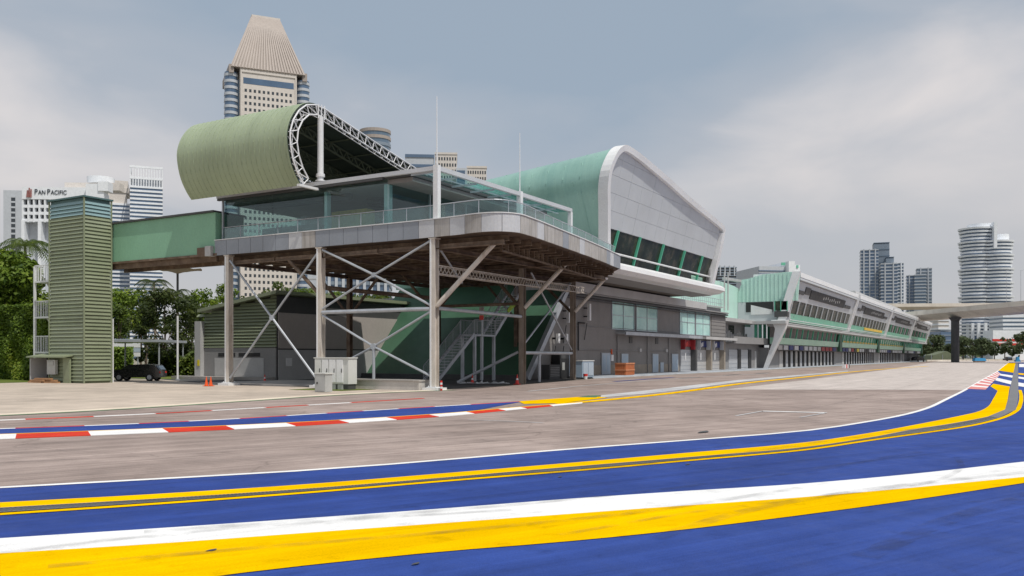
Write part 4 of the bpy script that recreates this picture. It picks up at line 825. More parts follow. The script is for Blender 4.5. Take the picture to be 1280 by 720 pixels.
    # raking white end leg
    m = MB(); L = [(27.1, 14.3), (27.3, 13.2), (28.5, 7.95), (29.2, 7.95), (28.1, 13.2), (27.9, 14.3)]; m.prism([(87.95, v, z) for v, z in L], (.8, 0, 0)); m.build('end_leg', 'white_clean', root)
    m = MB(); m.box((60.5, 28.3, 8.85), (88.2, 47, 8.95)); m.box((87.6, 28.4, 8.9), (87.9, 47, 13.5)); m.build('floor_slab', 'grey_wall', root)
    # raking green skirt down to the ground and its steel edge
    m = MB(); A = [(55.7, .02), (57.0, 1.5), (59.2, 4.0), (62.6, 7.75)]
    for (x0, z0), (x1, z1) in zip(A, A[1:]): m.hexa([(x0, 31.9, z0), (x0+.2, 31.9, z0), (x0+.2, 49.0, z0), (x0, 49.0, z0), (x1, 31.9, z1), (x1+.2, 31.9, z1), (x1+.2, 48.6, z1), (x1, 48.6, z1)])
    m.build('skirt_wall', 'green_wall', root)
    m = MB(); m.beam((55.6, 31.65, 0.02), (62.7, 31.65, 7.75), .34, .42); m.build('raking_beam', 'galv', root)
    m = MB(); m.hexa([(55.2, 31.6, 0), (56.0, 31.6, 0), (56.0, 49, 0), (55.2, 49, 0), (55.3, 31.7, .35), (55.9, 31.7, .35), (55.9, 49, .35), (55.3, 49, .35)]); m.build('skirt_plinth', 'dark_grey', root)
hospitality()

def steel_stairs():
    def stair(name, label, loc, flights, landings, posts, group=None, mt='galv', w=1.1):
        root = thing(name, label, 'stairs', loc)
        for (p, q) in flights:
            p = Vector(p); q = Vector(q); d = q-p; hd = Vector((d.x, d.y, 0)).normalized(); sd = Vector((-hd.y, hd.x, 0))*w/2; n = max(3, int(d.z/.19))
            for s in (-1, 1): m = MB(); m.beam(p+sd*s, q+sd*s, .06, .24); m.build('stringer', mt, root)
            for k in range(n):
                c = p.lerp(q, (k+.5)/n); m = MB(); m.beam(c-sd*.96, c+sd*.96, .26, .04); m.build('tread', mt, root)
            m = MB()
            for s in (-1, 1):
                m.tube(p+sd*s+Vector((0, 0, 1)), q+sd*s+Vector((0, 0, 1)), .028, 6); nb = int(d.length/.17)
                for k in range(nb+1): c = p.lerp(q, k/nb)+sd*s; m.tube(c+Vector((0, 0, .08)), c+Vector((0, 0, 1)), .011 if k % 6 else .02, 4, cap=False)
            m.build('railing', mt, root)
        for (x0, y0, x1, y1, z, sides) in landings:
            m = MB(); m.box((x0, y0, z-.12), (x1, y1, z)); m.build('landing', mt, root); m = MB()
            S = {'s': ((x0, y0), (x1, y0)), 'n': ((x0, y1), (x1, y1)), 'w': ((x0, y0), (x0, y1)), 'e': ((x1, y0), (x1, y1))}
            for c in sides:
                a = Vector((*S[c][0], z)); b = Vector((*S[c][1], z)); m.tube(a+Vector((0, 0, 1)), b+Vector((0, 0, 1)), .028, 6); nb = max(2, int((b-a).length/.17))
                for k in range(nb+1): e = a.lerp(b, k/nb); m.tube(e, e+Vector((0, 0, 1)), .011 if k % 6 else .02, 4, cap=False)
            m.build('railing', mt, root)
        for (x, y, z) in posts: m = MB(); m.box((x-.09, y-.09, 0), (x+.09, y+.09, z)); m.build('post', mt, root)
        return root
    stair('steel_stair', 'galvanised open stair rising past a landing under the glass lounge', (47, 33.6, 0), [((46.4, 33.6, .1), (50.8, 33.6, 3.25)), ((53.5, 33.6, 3.25), (57.0, 33.6, 6.4))], [(50.8, 33.0, 53.5, 34.2, 3.25, 'sn')], [(50.9, 33.1, 3.13), (50.9, 34.1, 3.13), (53.4, 33.1, 3.13), (53.4, 34.1, 3.13)])
    stair('dark_steel_stair', 'dark steep steel stair beside the left edge of the green raking wall', (50, 47, 0), [((49.5, 47.9, .1), (54.4, 47.9, 5.6))], [], [], mt='dark_grey', w=1.0)
    # white escape stair behind the louvred tower
    root = thing('escape_stair', 'white steel escape stair of three railed landings beside the hedge', 'stairs', (36, 57.5, 0))
    for z in (2.05, 4.45, 6.9):
        m = MB(); m.box((35.4, 56.3, z-.12), (37.2, 59.2, z)); m.build('landing', 'white', root); m = MB()
        for a, b in (((35.45, 56.3), (35.45, 59.15)), ((35.45, 59.15), (37.15, 59.15))):
            a = Vector((*a, z)); b = Vector((*b, z)); m.beam(a+Vector((0, 0, 1.05)), b+Vector((0, 0, 1.05)), .06); nb = int((b-a).length/.2)
            for k in range(nb+1): e = a.lerp(b, k/nb); m.tube(e, e+Vector((0, 0, 1.05)), .022, 4, cap=False)
        m.build('railing', 'white', root)
    for x, y in ((35.45, 56.35), (35.45, 59.15), (37.1, 59.15)): m = MB(); m.box((x-.07, y-.07, 0), (x+.07, y+.07, 7.9)); m.build('post', 'white', root)
    for z in (2.05, 4.45):
        m = MB(); m.beam((36.6, 56.5, z), (36.6, 59.0, z+2.4), .9, .08); m.build('flight', 'white', root)
steel_stairs()

# ================================================================ LINK BUILDING and LONG PIT BUILDING
def link_building():
    root = thing('link_building', 'low grey link block with a terrace and a pale aqua vault', 'building', (106, 32.4, 0))
    m = MB(); m.box((105.65, 32.3, 0), (124, 46, 3.3)); m.build('wall', 'grey_wall', root)
    for a, b in ((107.0, 110.6), (112.2, 115.4)):
        m = MB(); m.box((a, 32.2, .12), (b, 32.297, 2.55)); g = m.build('garage_shutter', 'shutter', root); m = MB(); [m.box((a+.05, 32.17, .3+.5*k), (b-.05, 32.199, .34+.5*k)) for k in range(5)]; m.build('shutter_rib', 'galv', g)
        m = MB(); m.box((b+.05, 32.1, .12), (b+1.3, 32.297, 2.6)); m.build('doorway', 'dark', root)
    m = MB(); m.box((119.0, 32.15, .12), (119.25, 32.297, 2.4)); m.build('pipe', 'white', root)
    m = MB(); m.box((105.7, 31.2, 3.3), (126, 34.4, 3.45)); m.box((105.7, 31.2, 3.45), (126, 31.35, 4.15)); m.build('terrace', 'grey_wall', root)
    m = MB(); m.box((105.65, 34.2, 3.45), (121, 46, 6.1)); m.build('upper_wall', 'grey_wall', root)
    for k in range(20):
        x = 107.5+k*.72; m = MB(); m.box((x, 34.0, 3.46), (x+.22, 34.19, 4.75+.35*math.sin(k))); m.build('fin', 'light_grey', root)
    window(root, 113.4, 115.6, 4.7, 5.8, 34.2, 3, 3, 'dark_grey', 'glass_dark')
    m = MB(); m.box((105.65, 32.6, 6.1), (121.5, 46, 6.55)); m.build('roof_slab', 'light_grey', root)
    # balcony with rail beside the white gable end
    m = MB(); m.box((91, 32.5, 7.62), (105.7, 32.7, 7.72)); m.build('balcony_edge', 'light_grey', root); m = MB()
    for k in range(21): x = 91+k*.72; m.tube((x, 32.6, 7.7), (x, 32.6, 8.6), .02, 4, cap=False)
    for z in (8.1, 8.6): m.tube((91, 32.6, z), (105.7, 32.6, z), .03, 5)
    m.build('balcony_rail', 'galv', root)
    # vault
    pr = [PV(px, py, 35.05) for px, py in ((862, 352), (890, 350), (908, 354), (920, 359), (929, 366), (935, 376), (938, 387), (938, 402))]
    P = resample(catmull([Vector((p.x, 0, p.z)) for p in pr], 8), 40); P = [Vector((80, 0, P[0].z+.2))]+P
    m = MB(); m.strip([Vector((p.x, 35.05, p.z)) for p in P], [Vector((p.x, 47, p.z)) for p in P])
    m.build('vault', 'aqua_rib', root, smooth=True, fix=False); m = MB(); m.add([(p.x, 35.05, p.z) for p in P]+[(p.x, 35.05, 5.9) for p in P], [(i, i+1, len(P)+i+1, len(P)+i) for i in range(len(P)-1)]); m.build('vault_end', 'aqua_rib', root, fix=False)
    m = MB(); Q = [PV(px, py, 35.5) for px, py in ((905, 348), (944, 355))]; m.beam(Q[0], Q[1], .5, .35); m.build('vault_edge', 'light_grey', root)
    for px, y0, y1, v in ((905.5, 340, 388, 34.5), (910, 340, 388, 34.5), (937, 352, 402, 35.2), (941, 352, 402, 35.2)):
        a = PV(px, y1, v); b = PV(px, y0, v); m = MB(); m.tube((a.x, v, a.z), (a.x, v, b.z), .09, 6); m.build('lattice_post', 'light_grey', root)
    m = MB(); a = PV(925, 383, 35.6); m.box((a.x-.3, 35.5, a.z-.4), (a.x+.3, 35.7, a.z+1.6)); m.build('vent_pipe', 'dark_grey', root)
    # green glazed bay with fins under the terrace roof
    for i in range(5):
        x = 120.3+i*1.15; m = MB(); m.box((x, 32.4-.3*i, 3.5), (x+.18, 32.7-.3*i, 6.3)); m.build('mullion', 'green_mull', root)
        m = MB(); m.box((x+.2, 32.55-.3*i, 3.5), (x+1.13, 32.6-.3*i, 6.3)); m.build('window_pane', 'glass_teal', root)
link_building()

def pit_building():
    S0 = 120.6; vo = lambda u: .012*(u-S0)
    def P(u, v, z): return Vector((u, v+vo(u), z))
    def sweep(prof, u0, u1): # profile (v,z) closed, swept from u0 to u1
        m = MB(); n = len(prof); m.add([P(u0, v, z) for v, z in prof]+[P(u1, v, z) for v, z in prof], [tuple(range(n))[::-1], tuple(range(n, 2*n))]+[(i, (i+1) % n, n+(i+1) % n, n+i) for i in range(n)]); return m
    def swbox(v0, v1, z0, z1, u0, u1): return sweep([(v0, z0), (v1, z0), (v1, z1), (v0, z1)], u0, u1)
    root = thing('pit_building', 'long pit building of four raking white framed bays above a row of garages', 'building', (S0, 31, 0))
    B = [120.6, 171, 222, 275.5, 329]
    lean = lambda z: 28.55-(z-6.6)/(12.9-6.6)*1.75
    for k, (u0, u1) in enumerate(zip(B, B[1:])):
        a, b = u0+(.9 if k == 0 else 2.0), u1-1.6
        far = k > 1
        sweep([(31, 0), (44, 0), (44, 2.9), (31, 2.9)], u0+.4, u1+.4).build('ground_storey', 'grey_wall', root)
        ng = 13; w = (b-a-6)/ng; sh0 = None
        for i in range(ng):
            g0 = a+5.5+i*w; mt = 'shutter' if i % 3 else 'shutter_light'
            swbox(30.9, 30.995, .12, 2.45, g0+w*.05, g0+w*.72).build('garage_shutter', mt, root)
            swbox(30.7, 30.99, .12, 2.5, g0+w*.78, g0+w*.98).build('garage_opening', 'dark', root)
        swbox(30.2, 31, 2.55, 3.35, a, b).build('sign_band', 'dark_grey', root)
        for i in range(ng):
            g0 = a+1.5+i*(b-a-3)/ng; c = random.choice(['fascia_light', 'banner_blue', 'dark', 'light_grey', 'fascia_light', 'dark']); c = 'banner_red' if (k == 0 and i in (9, 10, 11)) or (k == 1 and i in (3,)) else c
            if k == 1 and i == 5: c = 'yellow_box'
            swbox(30.10, 30.19, 2.62, 3.25, g0, g0+(b-a-3)/ng*.72).build('team_sign', c, root)
        # first floor: mint spandrel, leaning glazing
        sweep([(30.1, 3.4), (30.9, 3.4), (30.9, 4.3), (29.95, 4.3)], a, b).build('spandrel', 'mint_panel', root)
        sweep([(30.45, 4.3), (30.9, 4.3), (30.9, 5.75), (30.25, 5.75)], a, b).build('glazing_back', 'glass_teal' if k else 'brown_wall', root)
        if k in (1, 2): 
            swbox(29.97, 30.2, 4.32, 4.62, a+1, b-1).build('seat_row', 'seat_yellow', root)
        nm_ = 12
        for i in range(nm_+1):
            x = a+.3+i*(b-a-.8)/nm_; m = MB(); m.beam(P(x, 30.0, 4.3), P(x, 29.75, 5.75), .24, .2, up=(0, 1, 0)); m.build('mullion', 'green_mull', root)
        # balcony slab and rails
        swbox(28.25, 31, 5.75, 6.05, u0-.3, u1-.3).build('balcony_slab', 'light_grey', root)
        m = swbox(28.2, 28.32, 6.1, 6.18, u0, u1-.3); m2 = swbox(28.2, 28.32, 6.62, 6.72, u0, u1-.3); m.add(m2.v, m2.f); m3 = swbox(28.22, 28.28, 6.36, 6.42, u0, u1-.3); m.add(m3.v, m3.f); m.build('balcony_rail', 'white', root)
        # second floor: green spandrel, windows, panel, dark board, eave
        sweep([(lean(6.4)+.1, 6.4), (31, 6.4), (31, 7.55), (lean(7.55)+.1, 7.55)], a, b).build('spandrel', 'green_panel', root)
        nw = 11
        for i in range(nw):
            x0 = a+.3+i*(b-a-.6)/nw; x1 = x0+(b-a-.6)/nw
            sweep([(lean(7.6)+.14, 7.6), (31, 7.6), (31, 9.25), (lean(9.25)+.14, 9.25)], x0+.16, x1-.16).build('window_pane', 'glass_dark', root)
            m = MB(); m.beam(P(x0, lean(7.6)+.02, 7.55), P(x0, lean(9.3)+.06, 9.3), .24, .12, up=(0, 1, 0)); m.build('mullion', 'panel_white' if i % 2 == 0 or not far else 'green_mull', root)
        if k == 1: swbox(lean(7.2)-.05, lean(7.2)+.05, 7.0, 7.5, a+16, b-5).build('seat_row', 'seat_yellow', root)
        sweep([(lean(9.3)+.06, 9.3), (31, 9.3), (31, 11.9), (lean(11.9)+.06, 11.9)], a, b).build('upper_panel', 'panel_white', root)
        for s, (x0, x1, z0, z1) in enumerate(((a+(b-a)*.20, a+(b-a)*.80, 10.0, 11.25), (a+(b-a)*.12, a+(b-a)*.19, 10.45, 11.4), (a+(b-a)*.04, a+(b-a)*.11, 10.25, 10.75), (a+(b-a)*.82, a+(b-a)*.93, 10.1, 10.6))):
            sweep([(lean(z0)-.08, z0), (lean(z0)+.05, z0), (lean(z1)+.05, z1), (lean(z1)-.08, z1)], x0, x1).build('dark_board', 'dark' if s == 0 else 'dark_grey', root)
        m = MB()
        for i in range(9):
            x = a+(b-a)*(.40+.035*i); zz = 10.35+.1*(i % 3); m.add([P(x, lean(zz)-.09, zz), P(x+.5, lean(zz)-.09, zz), P(x+.5, lean(zz+.4)-.09, zz+.4), P(x, lean(zz+.4)-.09, zz+.4)], [(0, 1, 2, 3)])
        m.build('board_lettering', 'light_grey', root)
        swbox(lean(12.0)-.35, 33, 11.95, 12.28, a-.5, b+.6).build('eave', 'panel_white', root)
        swbox(lean(12.9)-.15, 33, 12.30, 12.95, a-.5, b+.6).build('eave_cap', 'white_clean', root)
        # raking end fins
        for x in ((u0-.85,) if k == 0 else (u0+.3,))+((u1-1.2,) if k < 3 else (u1-.9,)):
            sweep([(lean(6.1)-.12, 6.1), (lean(6.1)+.9, 6.1), (lean(12.9)+.7, 12.98), (lean(12.9)-.28, 12.98)], x, x+.75).build('end_fin', 'white_clean', root)
        swbox(29.8, 31, 2.6, 5.7, u1-1.4, u1+1.0).build('stair_core', 'green_wall', root)
        swbox(28.9, 34, 6.2, 12.2, u1-1.0, u1+1.2).build('bay_joint', 'dark_grey', root)
        # roof falling to the back
        sweep([(27.2, 12.4), (34.6, 11.6), (34.6, 12.3), (27.2, 12.95)] if k == 0 else [(27.2, 12.4), (47, 10.9), (47, 12.1), (27.2, 12.95)], u0+.2, u1+.2).build('roof', 'aqua_rib', root)
    # white strut from the first fin to the ground
    m = MB(); A_ = [(30.9, 31.35, .05), (30.1, 30.75, 1.8), (29.1, 30.0, 3.9), (28.4, 29.75, 5.4), (28.05, 30.3, 6.6)]; [m.hexa([(119.7, a0, z0), (120.4, a0, z0), (120.4, b0, z0), (119.7, b0, z0), (119.7, a1, z1), (120.4, a1, z1), (120.4, b1, z1), (119.7, b1, z1)]) for (a0, b0, z0), (a1, b1, z1) in zip(A_, A_[1:])]; m.build('end_strut', 'white_clean', root)
    # aqua ribbed gable wall towards the pavilion
    u = S0-.1; pf = [(27.0, 9.15), (26.75, 12.7), (26.9, 12.98), (28.5, 13.05), (31.5, 12.85), (33.4, 12.4), (34.6, 11.5), (35.0, 10.4), (35.0, 9.15)]
    m = MB(); m.prism([(u, v, z) for v, z in pf], (.4, 0, 0)); m.build('end_wall', 'aqua_rib', root)
    for v in np.arange(27.1, 34.8, .55):
        zt = 12.9 if v < 31 else 12.9-(v-31)**2*.085; m = MB(); m.box((u-.07, v, 9.18), (u-.003, v+.10, zt)); m.build('cladding_rib', 'aqua_rib', root)
    m = MB(); m.box((u, 28.0, 6.5), (u+.35, 35, 9.13)); m.build('end_wall_lower', 'panel_white', root)
    m = MB(); m.box((u-.06, 30.2, 7.75), (u-.003, 33.9, 9.1)); m.build('opening', 'dark', root)
    m = MB(); m.hexa([(u-.09, 30.3, 7.4), (u-.062, 30.3, 7.4), (u-.062, 33.2, 7.4), (u-.09, 33.2, 7.4), (u-.09, 30.3, 8.0), (u-.062, 30.3, 8.0), (u-.062, 33.2, 8.75), (u-.09, 33.2, 8.75)]); m.build('parapet_panel', 'white', root)
    m = MB(); m.box((u-.8, 28.1, 7.0), (u-.003, 29.85, 7.75)); m.build('bay_window_base', 'dark_grey', root)
    m = MB(); m.box((u-.75, 28.15, 7.9), (u-.003, 29.8, 9.1)); m.build('bay_window', 'glass_dark', root)
    for v in (28.1, 28.95, 29.75): m = MB(); m.box((u-.80, v, 7.76), (u-.752, v+.1, 9.12)); m.build('mullion', 'green_mull', root)
    m = MB(); m.box((u-1.5, 28.2, 6.05), (u+.35, 36, 6.45)); m.build('landing_slab', 'light_grey', root)
    # raised monitor along the ridge of the second bay
    m = MB(); m.add([P(192, 30.0, 13.0), P(274, 30.0, 13.0), P(274, 36, 13.0), P(192, 36, 13.0), P(192, 30.6, 15.2), P(274, 30.6, 15.2), P(274, 36, 15.2), P(192, 36, 15.2)], [(3, 2, 1, 0), (4, 5, 6, 7), (0, 1, 5, 4), (1, 2, 6, 5), (2, 3, 7, 6), (3, 0, 4, 7)]); m.build('roof_monitor', 'light_grey', root)
pit_building()

# ================================================================ SHED BEHIND THE COLUMNS
def shed():
    root = thing('garage_shed', 'long grey shed with green louvred end and mono pitch roof behind the columns', 'building', (45.5, 46.5, 0))
    x0, y0, y1 = 46.0, 46.9, 54.6
    zl, zr = 5.2, 6.35
    m = MB(); m.hexa([(x0+.1, y0+.1, 0), (82, y0+.1, 0), (82, y1, 0), (x0+.1, y1, 0), (x0+.1, y0+.1, zr-.25), (82, y0+.1, zr-.25), (82, y1, zl-.35), (x0+.1, y1, zl-.35)]); m.build('wall', 'dark_grey', root)
    m = MB(); m.box((x0, y0+.12, 0), (x0+.095, y1, 2.35)); m.build('end_wall', 'grey_wall', root)
    m = MB(); m.box((x0-.35, y1, 0), (x0+.5, y1+.65, 4.4)); m.build('corner_pillar', 'light_grey', root)
    z = 2.4; 
    while z < zr-.4:
        ym = y0+.12 if z < 4.9 else y0+.12
        yr = y1 if z < zl-.5 else y0+.12+(zr-.35-z)/(zr-zl)*(y1-y0)
        m = MB(); m.add([(x0-.06, ym, z), (x0+.09, ym, z+.2), (x0+.09, ym, z), (x0-.06, yr, z), (x0+.09, yr, z+.2), (x0+.09, yr, z)], [(0, 1, 2), (3, 5, 4), (0, 3, 4, 1), (1, 4, 5, 2), (2, 5, 3, 0)]); m.build('louvre_slat', 'sage', root); z += .235
    m = MB(); m.hexa([(x0-.4, y0-.3, zr-.12), (82, y0-.3, zr-.12), (82, y1+.3, zl-.12), (x0-.4, y1+.3, zl-.12), (x0-.4, y0-.3, zr+.12), (82, y0-.3, zr+.12), (82, y1+.3, zl+.12), (x0-.4, y1+.3, zl+.12)]); m.build('roof', 'sage', root)
    m = MB(); m.box((x0+.4, y0-.02, 3.2), (66, y0+.096, 4.4)); m.build('upper_side_panel', 'grey_wall', root) if False else None
    m = MB(); m.box((x0+.2, y0+.02, 2.3), (60, y0+.096, 4.9)); m.build('side_panel', 'shed_brown', root)
    m = MB(); m.box((x0+.2, y0+.03, 0), (60, y0+.096, 2.2)); m.build('side_panel', 'light_grey', root)
    for a, b in ((48.6, 50.8), (51.2, 53.0)): m = MB(); m.box((x0-.03, a, 1.7), (x0-.003, b, 1.98)); m.build('vent', 'dark', root)
    m = MB(); m.box((x0-.03, 48.2, .1), (x0-.003, 53.4, 1.6)); m.build('roller_door', 'light_grey', root)
    m = MB(); m.box((x0-.40, y1+.1, 1.0), (x0-.352, y1+.3, 1.45)); m.build('notice', 'yellow_box', root)
    m = MB(); m.box((46.9, y0-.02, 1.0), (47.5, y0+.018, 1.6)); m.build('notice', 'white_clean', root)
    m = MB(); m.box((44.9, 47.0, 0.02), (45.9, 57, .22)); m.build('plinth', 'slab', root)
shed()

# ================================================================ BACKGROUND TOWERS
class Frame:   # local frame: x to the right across the line of sight (turned by yaw), y away, z up
    def __init__(s, px, d, yaw=0):
        c = gnd(px, d); s.o = c; a = HEAD-R(90)+R(yaw); s.x = Vector((math.cos(a), math.sin(a), 0)); s.y = Vector((-math.sin(a), math.cos(a), 0)); s.d = d; s.k = d/FPX
    def p(s, x, y, z): return s.o+s.x*x+s.y*y+Vector((0, 0, z))
    def box(s, m, x0, x1, y0, y1, z0, z1): return m.hexa([s.p(x0, y0, z0), s.p(x1, y0, z0), s.p(x1, y1, z0), s.p(x0, y1, z0), s.p(x0, y0, z1), s.p(x1, y0, z1), s.p(x1, y1, z1), s.p(x0, y1, z1)])
    def cyl(s, m, x, y, z0, z1, r, n=20, r2=None): m.tube(s.p(x, y, z0), s.p(x, y, z1), r, n, r2); return m
def zat(py, d): return EYE+(HY-py)*d/FPX

def crown_tower():
    d = 550; F = Frame(336, d, 24); F.x = F.x*.96; root = thing('crown_tower', 'beige stone tower with a tall ribbed pyramid crown rising behind the green canopy', 'building', tuple(F.o)); k = d/FPX
    z0 = 197-28; zs = zat(84, d)
    m = MB(); F.box(m, -18, 18, 0, 42, 0, zs-2); m.build('shaft', 'stone', root)
    m = MB(); F.box(m, -23.5, 23.5, 4, 40, 0, zs-9); m.build('side_shaft', 'glass_grey', root)
    for x in (-23, 23):
        y = 5
        m = MB(); F.cyl(m, x, y, 0, zs-5, 3.9, 20); m.build('corner_turret', 'glass_blue', root, smooth=True)
        for i in range(48): m = MB(); z = zs-6-i*3.9; F.cyl(m, x, y, z-1.7, z, 4.15, 20); m.build('turret_band', 'tower_grey', root)
    m = MB()
    for i in range(46):
        z = zs-9.5-i*3.9; F.box(m, -23.9, -23.48, 9, 38, z-1.5, z)
    m.build('side_band', 'tower_white', root, kind='stuff')
    # punched windows: recessed frame and dark glass, 11 a floor
    m = MB()
    for r in range(46):
        z = zs-17-r*3.95
        if z < 8: break
        for c in range(11):
            x = -15.2+c*2.85; F.box(m, x, x+1.45, -.06, .3, z, z+1.85)
    m.build('punched_window', 'window_dark', root, kind='stuff')
    m = MB(); F.box(m, -16, 16, -.1, .4, zs-12, zs-8.2); m.build('sky_lobby_window', 'glass_blue', root)
    m = MB(); F.box(m, -17.7, -16.9, -.5, .3, 0, zs-5); F.box(m, 16.9, 17.7, -.5, .3, 0, zs-5); F.box(m, -17.7, 17.7, -.5, .3, zs-5, zs-3.6); m.build('bay_frame', 'stone', root)
    # crown
    zt = zat(15, d); 
    def ring(h, hw, yc, dd): return [F.p(-hw, yc-dd, h), F.p(hw, yc-dd, h), F.p(hw, yc+dd, h), F.p(-hw, yc+dd, h)]
    lo = ring(zs-2.5, 23.6, 20, 20.8); hi = ring(zt, 9.0, 20, 8.5); m = MB(); m.hexa(lo+hi); m.build('crown', 'stone_rib', root)
    for i in range(24):
        t = (i+.5)/24; m = MB(); m.beam(lo[0].lerp(lo[1], t), hi[0].lerp(hi[1], t), .9, .9, up=tuple(F.y)); m.build('crown_rib', 'crown_stone', root)
    for i in range(16):
        t = (i+.5)/16; m = MB(); m.beam(lo[0].lerp(lo[3], t), hi[0].lerp(hi[3], t), .8, .8, up=tuple(F.x)); m.build('crown_rib', 'crown_stone', root)
    for x in (-23.3, 23.3): m = MB(); F.box(m, x-1.5, x+1.5, 0, 38, zs-6, zs-1); m.build('crown_skirt', 'stone_rib', root)
    m = MB(); m.hexa(ring(zt, 9.2, 20, 8.7)+ring(zt+1.2, 9.2, 20, 8.7)); m.build('crown_cap', 'stone', root)
crown_tower()

def hotel():
    d = 430; F = Frame(28, d, 2); F.x = F.x*.87; k = d/FPX; root = thing('hotel', 'white hotel slab with deep vertical fins and dark roof lettering behind the louvred tower', 'building', tuple(F.o))
    zt = zat(234, d); W = 37.5
    m = MB(); F.box(m, 0, W, 4, 22, 0, zt-16); m.build('wall', 'tower_grey', root)
    m = MB(); F.box(m, -.3, W, 0, 22, zt-5.8, zt+.1); m.build('parapet', 'tower_white', root)
    for r in range(3):
        m = MB(); z = zt-8.5-r*3.4; F.box(m, -.3, W, .4, 8, z-1.4, z); m.build('floor_band', 'tower_white', root)
    m = MB(); F.box(m, .2, W-.2, 2.4, 8, zt-16.5, zt-5.8); m.build('window_strip', 'window_dark', root)
    for i in range(13): m = MB(); x = i*3.05; F.box(m, x-.45, x+.45, .2, 4, zt-17, zt-5.75); m.build('pier', 'tower_white', root)
    for i in range(4):
        x = i*9.1; m = MB(); F.box(m, x-.5, x+1.2, -.2, 4, 0, zt-16); m.build('vertical_fin', 'tower_white', root)
    m = MB(); F.box(m, 36, 46, -2, 3, 0, zt+1.6); m.build('stair_core', 'tower_white', root); m = MB(); F.box(m, 43.0, 48.5, -2.6, 3.4, zt-2, zt+2.6); m.build('core_cap', 'tower_white', root)
    m = MB(); F.box(m, 19, 50, 8, 14, zt+.2, zt+4.0); m.build('roof_storey', 'stone', root)
    m = MB(); F.cyl(m, 37.0, 13, zt+4.0, zt+7.4, 6.4, 28); m.build('roof_drum', 'tower_white', root, smooth=True)
    for t_, sz, x0 in (('P', 3.7, 6.6), ('AN', 2.9, 8.75), ('P', 3.7, 13.6), ('ACIFIC', 2.9, 15.75)):
        me = text_mesh(t_, sz, .12, 'sign_letters'); me.materials.append(M['ink']); R3 = Matrix((F.x, Vector((0, 0, 1)), -F.y)).transposed().to_4x4(); me.transform(Matrix.Translation(F.p(x0, -.16, zt-3.4)-F.o) @ R3)
        o = bpy.data.objects.new('sign_letters', me); COL.objects.link(o); o.parent = root
    m = MB()
    for i, (x, h) in enumerate(((3.3, 3.4), (4.3, 4.6), (5.3, 3.9))): m.tube(F.p(x-.6, -.2, zt-4.9), F.p(x-.35, -.2, zt-4.9+h), .45, 6, .3)
    m.build('emblem', 'maroon', root)
hotel()

